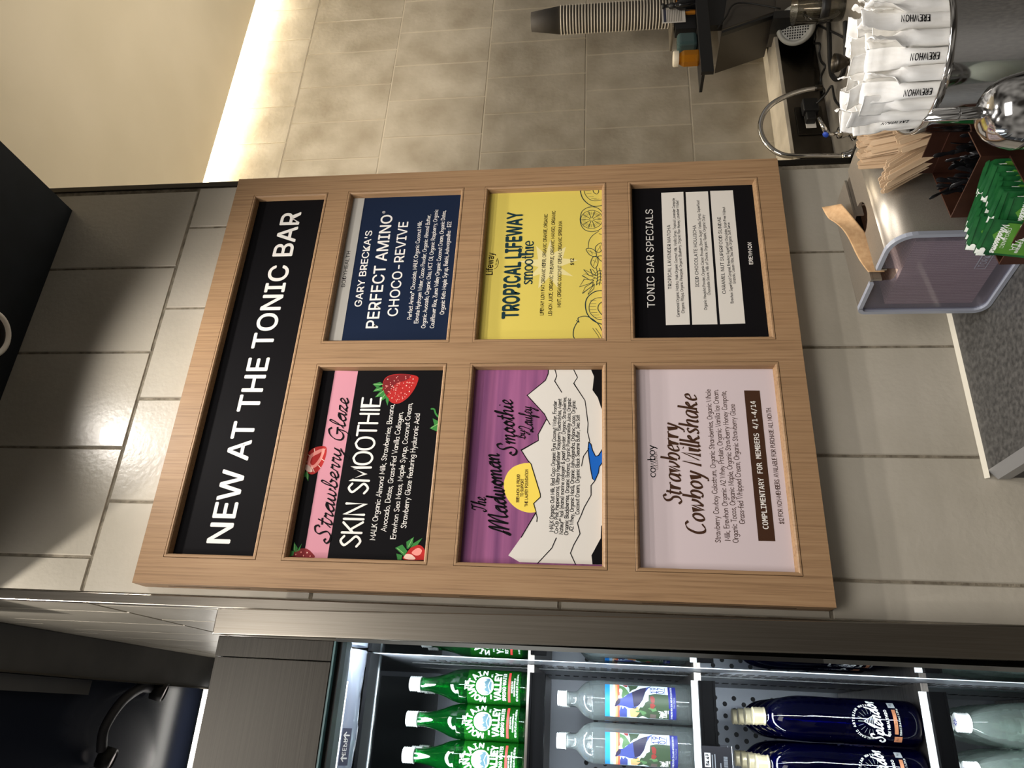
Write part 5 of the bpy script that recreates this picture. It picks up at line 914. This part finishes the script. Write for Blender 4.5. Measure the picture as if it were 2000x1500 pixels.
def packet_art(front):
    a = Art(); e = 0.0046
    a.rect(-PW/2+0.0008, PH_/2-e, PW/2-0.0008, PH_/2-0.0004, 'packet_white' if not front else 'packet_green'); a.rect(-PW/2+0.0008, -PH_/2+0.0004, PW/2-0.0008, -PH_/2+0.0012, 'packet_white')
    a.poly([(-0.021, -0.030), (0.022, -0.030), (0.022, 0.010), (0.004, 0.022), (-0.010, 0.012), (-0.021, 0.014)], 'packet_light'); a.rect(-PW/2+0.0006, PH_/2-0.011, -PW/2+0.0085, PH_/2-0.0004, 'packet_white'); a.rect(PW/2-0.0085, -PH_/2+0.0004, PW/2-0.0006, -PH_/2+0.006, 'packet_white'); a.up()
    a.hand('Wholesome', [(0.021, 0.0165), (-0.020, 0.0165)], 0.0072, 0.0013, 'packet_white', SCRIPT, 0.25); a.type('ORGANIC', [(0.016, 0.0085), (-0.012, 0.0085)], 0.0042, 'packet_white', 0.0); a.type('STEVIA', [(0.022, -0.0035), (-0.014, -0.0035)], 0.0088, 'packet_white', 0.0)
    a.hand('ZERO CALORIE SWEETENER', [(0.021, -0.011), (-0.018, -0.011)], 0.0030, 0.0006, 'packet_white'); a.circle((-0.0185, 0.0255), 0.0040, 'packet_white', 20, 0.0032); return a
pk = thing('sweetener_packet', '', 'packet'); packet(0).build('sachet', ['packet_green'], pk)
def pk_lift(x, z, d): u, v = x/PW+.5, z/PH_+.5; return (x, -(0.0024*(max(0, math.sin(PI*u)*math.sin(PI*v)))**0.6+0.0002)+0.0006*math.sin(7*u+5*v)-0.0006-d*3, z)
packet_art(1).mesh('print', pk_lift, pk, cell=0.006)
random.seed(9); k = 0
LBP = 'green sweetener packet standing in the lowest bronze box'
for col in (0, 1):
    for q in range(11):
        o = pk if k == 0 else copy_tree(pk); k += 1
        o.location = W(-0.078+0.0072*q+random.uniform(-.001, .001), (0.030, 0.074)[col]+random.uniform(-.004, .004), 0.083+random.uniform(-.005, .009)+0.010*math.sin(q*0.5)*col)
        o.rotation_euler = Euler((-0.20+random.uniform(-.06, .05), random.uniform(-.10, .10), -1.24+random.uniform(-.10, .10)))
        tag(o, LBP, 'packet', 'green sweetener packets in the lowest box')
o = copy_tree(pk); o.location = W(-0.087, 0.060, 0.098); o.rotation_euler = Euler((-0.16, 0.06, -1.18)); tag(o, 'green sweetener packet with white lettering, foremost of the lowest bronze box', 'packet'); del o['group']

# sugar pourer
mat('lid_steel', C(206, 206, 206), 0.10, 1.0); clear('jar_glass', (0.92, 0.96, 0.94), (0.5, 0.58, 0.56)); mat('sugar', C(232, 228, 218), 0.9)
sp = thing('sugar_pourer', 'glass sugar pourer with a domed chrome lid and slanted spout tube', 'sugar pourer', (0.432, -0.515, ZC))
m = MB(); m.lathe([(0.0001, 0.0008), (0.030, 0.001), (0.0345, 0.004), (0.0345, 0.120), (0.0350, 0.155), (0.0365, 0.160), (0.0365, 0.166)], n=44); m.build('jar', ['jar_glass'], sp)
m = MB(); m.lathe([(0.0001, 0.003), (0.031, 0.004), (0.0322, 0.012), (0.0322, 0.095), (0.0001, 0.100)], n=36); m.build('sugar', ['sugar'], sp)
m = MB(); m.lathe([(0.0375, 0.160), (0.0385, 0.162), (0.0385, 0.167), (0.0372, 0.169), (0.0388, 0.171), (0.0388, 0.176), (0.0375, 0.179), (0.0365, 0.184), (0.0335, 0.193), (0.0275, 0.202), (0.0190, 0.208), (0.0080, 0.2105), (0.0001, 0.211)], n=56); lid = m.build('lid', ['lid_steel'], sp)
m = MB(); n = 28; R0 = 0.0066; ring0 = []; ring1 = []; 
for k in range(n):
    a_ = 2*PI*k/n; ring0.append((R0*math.cos(a_), R0*math.sin(a_), 0.2085)); ring1.append((R0*math.cos(a_), R0*math.sin(a_), 0.262+0.85*R0*math.cos(a_-2.6)))
inn = [(x*0.86, y*0.86, z) for x, y, z in ring1]; deep = [(x*0.86, y*0.86, 0.235) for x, y, z in ring1]
m.add(ring0+ring1+inn+deep, [(g*n+k, g*n+(k+1) % n, (g+1)*n+(k+1) % n, (g+1)*n+k) for g in range(3) for k in range(n)], 0, True)
m.lathe([(R0+0.0001, 0.232), (R0+0.0006, 0.233), (R0+0.0001, 0.234)], n=28); m.build('spout', ['lid_steel'], lid)

# straws in a chrome can
SCX, SCY, SR, SHT = 0.5835, -0.457, 0.090, 0.228
can = thing('straw_can', 'wide chrome can packed with paper wrapped straws on the counter', 'canister', (SCX, SCY, ZC))
m = MB(); m.lathe([(0.0001, 0.001), (SR-0.004, 0.001), (SR, 0.005), (SR, 0.216), (SR+0.0012, 0.219), (SR+0.0012, SHT-0.002), (SR, SHT), (SR-0.0025, SHT-0.001), (SR-0.0030, 0.214), (SR-0.003, 0.006), (0.0001, 0.006)], n=72); m.build('body', ['chrome'], can)
mat('paper_white', C(246, 245, 241), 0.75); vary('paper_white', C(240, 238, 233), C(250, 249, 246), (1, 1, 0.15), 140, 3, bump=0.25, bscale=150, bdist=0.001)
def straw_mesh(sd, word=False):
    rnd = random.Random(sd); m = MB(); n = 12; R1 = 0.0088; L = 0.318+rnd.uniform(-.012, .012); lean = rnd.uniform(-1, 1); vs = []; prof = []
    zs = [0, 0.02, 0.10, 0.18, 0.23, 0.25, 0.262, 0.272, 0.282, L-0.026, L-0.018, L-0.012, L-0.007, L-0.003, L]; tw = rnd.uniform(0, PI); da = rnd.uniform(0, 2*PI)
    for i, z in enumerate(zs):
        t = min(1, max(0, (z-0.258)/(L-0.024-0.258))); fl = t*t*(3-2*t); bend = max(0, z-0.268)**2*5.0*abs(lean); bx, by = bend*math.cos(da), bend*math.sin(da)
        crimp = 0.0007*(-1)**i if z > L-0.025 else 0
        for k in range(n):
            a_ = 2*PI*k/n; j = 1+rnd.uniform(-.06, .06)*(1-fl); px_, py_ = (R1*(1-fl)+0.0125*fl)*math.cos(a_)*j, (R1*(1-fl)+0.0007*fl)*math.sin(a_)*j+crimp+0.002*fl*math.sin(2.2*math.cos(a_)+sd)
            w2 = tw*fl; vs.append((px_*math.cos(w2)-py_*math.sin(w2)+bx, px_*math.sin(w2)+py_*math.cos(w2)+by, z))
    m.add(vs, [(i*n+k, i*n+(k+1) % n, (i+1)*n+(k+1) % n, (i+1)*n+k) for i in range(len(zs)-1) for k in range(n)], 0, i < 99); m.add(vs[:n], [tuple(range(n-1, -1, -1))], 0); m.add(vs[-n:], [tuple(range(n))], 0)
    if word:
        a = Art(); a.hand('EREWHON', [(0, 0), (0.034, 0)], 0.0062, 0.0010, 'ink_black', space=1.4)
        for sv, sf, mi, ly in a.items: m.add([((R1*1.05+0.0006)*math.sin((0.003-v)/R1), -(R1*1.05+0.0006)*math.cos((0.003-v)/R1), 0.240+u) for u, v in sv], sf, 1)
    return m
protos = [straw_mesh(k).build('straw', ['paper_white', 'ink_black'], normals=False) for k in range(6)] + [straw_mesh(40+k, True).build('straw', ['paper_white', 'ink_black'], normals=False) for k in range(2)]
VA = math.atan2(-1.13367-SCY, -0.16865-SCX)           # towards the shop floor
used = set(); random.seed(31); LBW = 'white paper wrapped straw packed inside the chrome can'; LBF = 'white paper wrapped straw with black lettering at the front of the chrome can'
def put_straw(pr, x, y, lz, tilt, az, rz, lab, grp):
    away = (-x*math.cos(VA)-y*math.sin(VA)+SR)/(2*SR); sz = (SHT-(0.0085 if lz > 0.0085 else lz)+0.086-0.046*away)/0.318
    o = protos[pr] if pr not in used else protos[pr].copy()
    if pr in used: COL.objects.link(o)
    used.add(pr); d = Vector((math.cos(az)*math.sin(tilt), math.sin(az)*math.sin(tilt), math.cos(tilt))); q = d.to_track_quat('Z', 'Y').to_matrix()
    o.matrix_world = Matrix.Translation((SCX+x, SCY+y, ZC+lz)) @ (Euler((-math.sin(az)*tilt, math.cos(az)*tilt, 0)).to_matrix() @ Matrix.Rotation(rz, 3, 'Z')).to_4x4() @ Matrix.Diagonal((1, 1, sz, 1)); tag(o, lab, 'straw', grp)
step = 0.0192
for ring_i, rr_ in enumerate((0.0795, 0.060, 0.040, 0.0195, 0.0)):
    n_ = max(1, int(2*PI*rr_/step)); 
    for k in range(n_):
        az = VA+2*PI*(k+0.5*(ring_i % 2))/n_; dv = (az-VA+PI) % (2*PI)-PI
        word = ring_i == 0 and abs(dv) < 1.2 and k % 2 == 0
        put_straw((6+(k//2) % 2) if word else random.randrange(6), rr_*0.80*math.cos(az), rr_*0.80*math.sin(az), 0.0085+(0.007*(k % 4) if word else random.uniform(0, .008)), 0.054*rr_/0.08+random.uniform(-.004, .004), az+random.uniform(-.06, .06), (az+PI/2+random.uniform(-.15, .25)) if word else random.uniform(0, 6.28), LBF if word else LBW, 'lettered straws in front' if word else 'wrapped straws in the can')
# ---------------------------------------------------------------- the back bar
ZB = -0.44
mat('quartz', C(206, 196, 178), 0.45); vary('quartz', C(188, 178, 160), C(222, 212, 194), (1, 1, 1), 9, 6); mat('worn_steel', C(150, 145, 137), 0.34, 0.5); vary('worn_steel', C(120, 116, 109), C(178, 172, 163), (1, 1, 1), 5, 6, 0.3, 0.7, rough=(0.22, 0.5))
mat('splash_steel', C(92, 86, 78), 0.24, 1.0); vary('splash_steel', C(70, 66, 60), C(104, 98, 90), (1, 1, 1), 2, 2, rough=(0.2, 0.34))
bc = thing('back_counter', 'worn stainless back bar counter with a dark splash and pale stone ledge', 'counter', (0, 0, 0))
m = MB(); m.box((0.88, 0.12, ZB-0.03), (4.3, 0.86, ZB)); m.build('worktop', ['worn_steel'], bc, bevel=0.002)
m = MB(); m.box((0.88, 0.86, ZB-0.03), (4.3, 0.872, -0.312)); m.build('splash', ['splash_steel'], bc)
m = MB(); m.box((0.88, 0.855, -0.312), (4.3, 1.0195, -0.298)); m.build('ledge', ['quartz'], bc, bevel=0.002)
m = MB(); m.box((0.88, 0.16, -1.2), (4.3, 1.0195, ZB-0.03)); m.build('cabinet', ['cabinet_dark'], bc)
m = MB(); m.box((0.8665, -0.62, ZC), (0.8735, PY-0.004, -0.150)); o = m.build('splash_guard', ['gloss_black'], bevel=0.001); tag(o, 'low black splash guard standing on the counter between stirrers and sink', 'splash guard')
# faucet
fa = thing('faucet', 'chrome gooseneck faucet rising in front of the dark steel splash', 'faucet', (0, 0, 0))
FP = [(1.4863,-0.4390),(1.4913,-0.3442),(1.4958,-0.2590),(1.5104,-0.2213),(1.5439,-0.1928),(1.5880,-0.1777),(1.6342,-0.1770),(1.6801,-0.1925),(1.7212,-0.2225),(1.7524,-0.2699),(1.7719,-0.3211),(1.7818,-0.3761)]
m = MB(); m.tube([(x, 0.73, z) for x, z in smooth_path(FP, 5)], 0.0085, 14); m.build('neck', ['chrome'], fa)
m = MB(); m.lathe([(0.0001, 0.03), (0.012, 0.03), (0.014, 0.022), (0.016, 0.012), (0.022, 0.004), (0.024, 0.0)], (FP[0][0], 0.73, ZB), 32); m.build('base', ['chrome'], fa)
m = MB(); x_, z_ = FP[-1]; m.lathe([(0.0001, -0.012), (0.010, -0.012), (0.0105, 0.012), (0.0085, 0.013)], (x_, 0.73, z_), 24); m.build('nozzle', ['dark_metal'], fa)
HP = [(1.4988,-0.4172),(1.4915,-0.4013),(1.4702,-0.3790),(1.4688,-0.3684),(1.5085,-0.3555)]
m = MB(); m.lathe([(0.026, 0.0), (0.026, 0.012), (0.016, 0.018), (0.014, 0.030), (0.018, 0.042), (0.017, 0.055), (0.0001, 0.062)], (HP[0][0]+0.02, 0.66, ZB), 32); hb = m.build('valve', ['chrome'], fa)
vx = HP[0][0]+0.02; m = MB(); m.tube([(vx, 0.66, ZB+0.055), (vx-0.012, 0.655, ZB+0.082), (vx-0.004, 0.65, ZB+0.094)], [0.006, 0.006, 0.009], 12); m.tube([(vx-0.004, 0.65, ZB+0.094), (vx+0.045, 0.64, ZB+0.112)], [0.008, 0.005], 10); m.build('handle', ['chrome'], hb)
mat('cold_blue', C(40, 80, 200), 0.4); m = MB(); m.lathe([(0.0095, 0.0), (0.0095, 0.003), (0.0001, 0.0036)], (vx-0.016, 0.648, ZB+0.096), 20, rot=Euler((0, -0.9, 0)).to_matrix()); c_ = m.build('cold_mark', ['cold_blue'], hb); c_['label'] = 'blue cold water mark'
# outlet and plug
ot = thing('power_outlet', 'steel outlet plate on the dark splash with a white socket face', 'outlet', (0, 0, 0))
m = MB(); m.box((1.700, 0.855, -0.424), (1.828, 0.8602, -0.334)); m.build('plate', ['dark_metal'], ot, bevel=0.0015)
m = MB(); m.box((1.728, 0.852, -0.396), (1.792, 0.8552, -0.362)); m.build('socket_face', ['white_paint'], ot, bevel=0.001)
m = MB(); m.box((1.742, 0.825, -0.392), (1.786, 0.852, -0.360)); m.box((1.776, 0.818, -0.404), (1.832, 0.850, -0.352)); o = m.build('plug_adapter', ['black'], bevel=0.004); tag(o, 'chunky black plug adapter pushed into the outlet behind the faucet', 'plug')
mat('cord_black', C(18, 18, 18), 0.5); mat('cord_grey', C(84, 80, 76), 0.5)
def cord(name, pts, r, label, mt='cord_black', cat='cord', n=8, k=6):
    m = MB(); m.tube(smooth_path(pts, k), r, n); o = m.build(name, [mt]); tag(o, label, cat); return o
def on_bar(pts, z=None): return [(x, y, (ZB+0.0036 if z is None else z)) for x, y in pts]
cord('electric_lead', [(1.80, 0.815, -0.395), (1.815, 0.79, -0.42), (1.83, 0.77, ZB+0.004)] + on_bar([(1.7687,0.7676),(1.7176,0.7449),(1.6652,0.7135),(1.6730,0.6826),(1.6732,0.6453),(1.6768,0.5925)]), 0.0035, 'thin black power cord from the plug looping across the steel counter')
cord('electric_lead', on_bar([(2.1841,0.8325),(2.1460,0.8362),(2.1365,0.8549),(2.0748,0.8075),(2.0501,0.8259),(2.0035,0.8208),(1.9532,0.7985),(1.9575,0.8425),(1.9344,0.8601),(1.8801,0.8394),(1.8903,0.8675)]), 0.0038, 'thin black cord snaking along the foot of the dark splash')
cord('electric_lead', on_bar([(2.4137,0.9717),(2.2752,0.8929),(2.1504,0.7923),(2.0333,0.7162),(1.9264,0.6467),(1.8513,0.6041),(1.8140,0.6055),(1.7819,0.5995)]), 0.0035, 'thin black cord running past the white ribbed hose to the jigger')
cord('rubber_hose', on_bar([(2.0506,0.6957),(1.9809,0.7161),(1.9132,0.7418),(1.8606,0.7483),(1.8063,0.7205),(1.7717,0.6744),(1.7852,0.6298),(1.8401,0.5986),(1.9003,0.5757)], ZB+0.0072), 0.007, 'black rubber hose bent in a loop around the steel jigger', cat='hose')
# jigger
m = MB(); m.lathe([(0.027, 0.001), (0.027, 0.003), (0.009, 0.046), (0.0085, 0.048), (0.014, 0.060), (0.022, 0.074), (0.024, 0.090), (0.0232, 0.090), (0.020, 0.076), (0.0001, 0.055)], (1.655, 0.516, ZB), 36, sx=1.15, sy=1.15); o = m.build('jigger', ['dark_metal']); tag(o, 'steel hourglass jigger standing on the back counter behind the straws', 'jigger')
# strainer basket and ribbed hose
mat('strainer_white', C(150, 150, 145), 0.45); t = thing('strainer', 'round pale strainer with square holes leaning on the dark splash', 'strainer', (2.128, 0.765, -0.350), 0)
rot = Euler((math.radians(66), 0, math.radians(-42))).to_matrix(); m = MB(); m.lathe([(0.056, -0.025), (0.066, -0.02), (0.068, 0.0), (0.060, 0.006), (0.052, 0.004), (0.050, -0.002)], (0, 0, 0), 48, rot=rot); m.build('rim', ['strainer_white'], t)
m = MB(); m.disc((0, 0, 0), 0.051, 40, 0, rot)
for i in range(-5, 6):
    for j in range(-5, 6):
        x, y = i*0.0085, j*0.0085
        if math.hypot(x, y) < 0.046: m.add([tuple(rot @ Vector(p)) for p in ((x-.0027, y-.0027, .0006), (x+.0027, y-.0027, .0006), (x+.0027, y+.0027, .0006), (x-.0027, y+.0027, .0006))], [(0, 1, 2, 3)], 1)
m.build('mesh_plate', ['strainer_white', 'slot_dark'], t)
mat('hose_white', C(178, 164, 144), 0.5); hp = smooth_path([(2.24, 0.70, -0.345), (2.19, 0.70, -0.372), (2.12, 0.69, -0.402), (2.06, 0.67, -0.424)], 10)
m = MB(); m.tube(hp, [0.0130+0.0034*(k % 2) for k in range(len(hp))], 14); o = m.build('ribbed_hose', ['hose_white']); tag(o, 'white ribbed drain hose beside the strainer on the back counter', 'hose')
# glass pitcher
clear('pitcher_glass', (0.80, 0.78, 0.72), (0.25, 0.24, 0.22), gloss=1.4, refr=0.3); t = thing('pitcher', 'clear pitcher with a black band standing on the back counter beside the straws', 'pitcher', (1.985, 0.585, ZB))
m = MB(); m.lathe([(0.0001, 0.001), (0.042, 0.001), (0.045, 0.006), (0.052, 0.15), (0.054, 0.152), (0.051, 0.152), (0.042, 0.008), (0.0001, 0.006)], n=40); m.build('jug', ['pitcher_glass'], t)
m = MB(); m.lathe([(0.0475, 0.05), (0.0492, 0.05), (0.0502, 0.078), (0.0488, 0.078)], n=40); m.build('band', ['black'], t)
m = MB(); m.tube(smooth_path([(-0.045, -0.02, 0.13), (-0.085, -0.03, 0.125), (-0.095, -0.03, 0.08), (-0.06, -0.02, 0.03), (-0.044, -0.02, 0.03)], 6), 0.006, 10); m.build('handle', ['pitcher_glass'], t)
# dark appliance with a slanted foot
mat('appliance_grey', C(66, 61, 55), 0.45); ap = thing('drinks_machine', 'dark grey machine hanging below the black shelf with a slanted lower face', 'machine', (0, 0, 0))
AP = [(2.2745,-0.1193),(2.1232,-0.0925),(2.1985,-0.2850),(2.2568,-0.2979)]; e_ = 0.35
m = MB(); pl = [AP[0], AP[1], AP[2], AP[3]]; far = [(AP[3][0]+e_, AP[3][1]), (AP[0][0]+e_, AP[0][1])]; m.prism(pl+far, lambda a_, b, d: (a_, d, b), 0.76, 0.96); m.build('housing', ['appliance_grey'], ap, bevel=0.002)
B2 = [(2.0964,-0.0878),(2.1735,-0.2785),(2.1627,-0.2809),(2.0860,-0.0888)]; m = MB(); m.prism(B2, lambda a_, b, d: (a_, d, b), 0.745, 0.76); m.build('lower_edge', ['black'], ap)
B3 = [(2.2378,-0.2911),(2.1798,-0.2801),(2.1834,-0.3810),(2.2275,-0.3949)]; m = MB(); m.prism(B3+[(B3[3][0]+e_, B3[3][1]), (B3[0][0]+e_, B3[0][1])], lambda a_, b, d: (a_, d, b), 0.745, 0.90); m.build('front_block', ['appliance_grey'], ap, bevel=0.002)
B4 = [(2.1676,-0.2733),(2.1314,-0.2663),(2.1323,-0.3694),(2.1709,-0.3772)]; m = MB(); m.prism(B4, lambda a_, b, d: (a_, d, b), 0.735, 0.80); m.build('foot', ['black'], ap)
B5 = [(2.2084,-0.3890),(2.1695,-0.3794),(2.1571,-0.4542),(2.2009,-0.4649)]; m = MB(); m.prism(B5+[(B5[3][0]+e_, B5[3][1]), (B5[0][0]+e_, B5[0][1])], lambda a_, b, d: (a_, d, b), 0.73, 0.88); m.build('drip_tray', ['black'], ap)
zz = B5[2][1]; m = MB(); m.box((B5[2][0]+0.06, 0.76, ZB), (B5[2][0]+0.36, 0.85, zz+0.005)); m.build('stand', ['black'], ap)
cord('electric_lead', [(AP[1][0]-0.02, 0.74, AP[1][1]+0.02), (AP[1][0]+0.03, 0.735, AP[1][1]-0.012), (AP[1][0]+0.10, 0.735, AP[1][1]-0.06), (AP[2][0]-0.02, 0.735, AP[2][1]-0.012)], 0.003, 'thin black cord hanging along the slanted edge of the dark machine')
# black shelf and what stands on it
SF = [(1.8522,0.0023),(1.8490,-0.0398)]; sx0, sz1, sz0 = SF[0][0], SF[0][1], SF[1][1]
sh = thing('machine_shelf', 'black shelf on top of the dark machine holding jars and cups', 'shelf', (0, 0, 0))
m = MB(); m.box((sx0, 0.70, sz0), (sx0+1.0, 0.715, sz1)); m.build('front_board', ['black'], sh, bevel=0.001); m = MB(); m.box((sx0+0.005, 0.715, sz1-0.014), (sx0+1.0, 0.795, sz1-0.004)); m.box((sx0+0.30, 0.765, AP[0][1]-0.0005), (sx0+1.0, 0.79, sz1-0.014)); m.build('shelf_board', ['black'], sh)
SZ = sz1-0.004
clear('honey_glass', (0.95, 0.52, 0.06), (0.55, 0.24, 0.02), diffuse=0.45, dcol=(0.85, 0.45, 0.05)); mat('honey_lid', C(226, 216, 196), 0.4)
JP = [(1.9815,-0.0222)][0]; t = thing('honey_jar', 'small amber honey jar with a white lid at the end of the black shelf', 'jar', (JP[0], 0.755, SZ), 0.3)
m = MB(); m.lathe([(0.0001, 0.0), (0.026, 0.0), (0.029, 0.004), (0.029, 0.052), (0.025, 0.060), (0.020, 0.066), (0.020, 0.074)], n=8, smooth=False); m.build('jar', ['honey_glass'], t)
m = MB(); m.lathe([(0.0265, 0.070), (0.0268, 0.086), (0.024, 0.089), (0.0001, 0.089)], n=32); m.build('lid', ['honey_lid'], t)
mat('teal_dark', C(62, 84, 84), 0.15); TP = [(2.0613,-0.0257)][0]
m = MB(); m.box((TP[0]-0.030, 0.735, SZ), (TP[0]+0.034, 0.785, SZ+0.072)); o = m.build('tea_tin', ['teal_dark'], bevel=0.014, seg=4); tag(o, 'dark teal tin with rounded corners beside the honey jar', 'tin')
BX = [(2.1153,-0.0037),(2.1948,-0.0080)]; m = MB(); m.box((BX[0][0]+0.006, 0.745, SZ), (BX[1][0]-0.004, 0.785, SZ+0.075)); o = m.build('black_carton', ['black'], bevel=0.002); tag(o, 'plain black carton standing between the teal tin and orange box', 'carton')
mat('orange_card', C(206, 132, 40), 0.5); mat('grey_blue_print', C(96, 106, 128), 0.5); OP = [(2.2033,-0.0322)][0]
t = thing('tea_box', 'orange cardboard box with a grey blue panel on the black shelf', 'box', (OP[0], 0.745, SZ)); m = MB(); m.box((0, 0, 0), (0.12, 0.042, 0.066)); m.build('carton', ['orange_card'], t, bevel=0.0015)
a = Art(); a.rect(0.006, 0.020, 0.060, 0.066, 'grey_blue_print'); a.mesh('printed_panel', lambda x, z, d: (x, -0.0004-d, z), t)
for k, (px_, lab) in enumerate(((14, 'black pump bottle on the shelf in front of the printed notice'), (3, 'black pump bottle at the far end of the shelf beside the orange box'))):
    DP = ([(2.2178,-0.0513)][0], [(2.2667,-0.0543)][0])[k]; t = thing('pump_bottle', lab, 'bottle', (DP[0]+0.0, 0.7245, SZ))
    m = MB(); m.lathe([(0.0001, 0), (0.017, 0), (0.0185, 0.003), (0.0185, 0.055), (0.014, 0.066), (0.009, 0.072), (0.009, 0.080)], n=28); m.build('body', ['gloss_black'], t)
    m = MB(); m.lathe([(0.011, 0.080), (0.011, 0.094), (0.006, 0.096), (0.006, 0.112), (0.010, 0.113), (0.010, 0.120), (0.0001, 0.122)], n=24); m.build('pump', ['black'], t)
# paper cups nested upside down on a steel holder with a printed notice
mat('holder_steel', C(134, 126, 112), 0.4, 0.6); CP = [(2.2740,0.0871),(2.2679,0.0231),(2.1357,0.0702)]; CXC, CYC = CP[0][0], 0.80
t = thing('cup_holder', 'grey steel cup holder with a framed printed notice above the shelf', 'cup holder', (0, 0, 0))
m = MB(); m.box((CP[2][0], CYC-0.055, SZ+0.078), (CXC+0.11, CYC+0.055, CP[0][1]-0.002)); m.box((CXC+0.075, CYC-0.05, SZ+0.0003), (CXC+0.11, CYC-0.01, SZ+0.079)); m.build('box', ['holder_steel'], t, bevel=0.002)
a = Art(); a.rect(-0.048, -0.042, 0.048, 0.042, 'ink_cream'); a.up(); a.rect(-0.042, 0.026, 0.042, 0.036, 'tag_grey')
mat('notice_grey', C(130, 124, 114), 0.7); random.seed(2)
for k in range(9): a.rect(-0.042, 0.020-k*0.0062, 0.042-random.uniform(0, .02), 0.0225-k*0.0062, 'notice_grey')
a.mesh('notice', lambda x, z, d: (CP[2][0]+0.062+x, CYC-0.0575-d, (SZ+0.078+CP[0][1])/2-0.004+z), t)
mat('cup_grey', C(74, 70, 66), 0.6); mat('cup_rim', C(222, 214, 200), 0.5)
cup = thing('paper_cup', '', 'cup'); hC, rT, rB = 0.118, 0.050, 0.034
m = MB(); m.lathe([(0.0001, hC-0.004), (rB-0.001, hC-0.004), (rB, hC), (rB+0.0006, hC-0.0006), (rT, 0.003), (rT-0.001, 0.003)], n=40); m.build('wall', ['cup_grey'], cup)
m = MB(); m.lathe([(rT-0.0012, 0.0035), (rT+0.0022, 0.0042), (rT+0.0030, 0.0018), (rT+0.0022, 0.0), (rT-0.001, 0.0004)], n=40); m.build('rim', ['cup_rim'], cup)
TOPZ = [(2.3120,0.4899)][0][1]; NC = 36
for k in range(NC):
    o = cup if k == 0 else copy_tree(cup); o.location = (CXC, CYC, CP[0][1]+(TOPZ-CP[0][1])*k/(NC-1))
    tag(o, 'dark grey paper cup upside down, topmost of the tall nested stack' if k == NC-1 else 'dark grey paper cup with white rim nested in the tall stack', 'cup', 'nested paper cups')
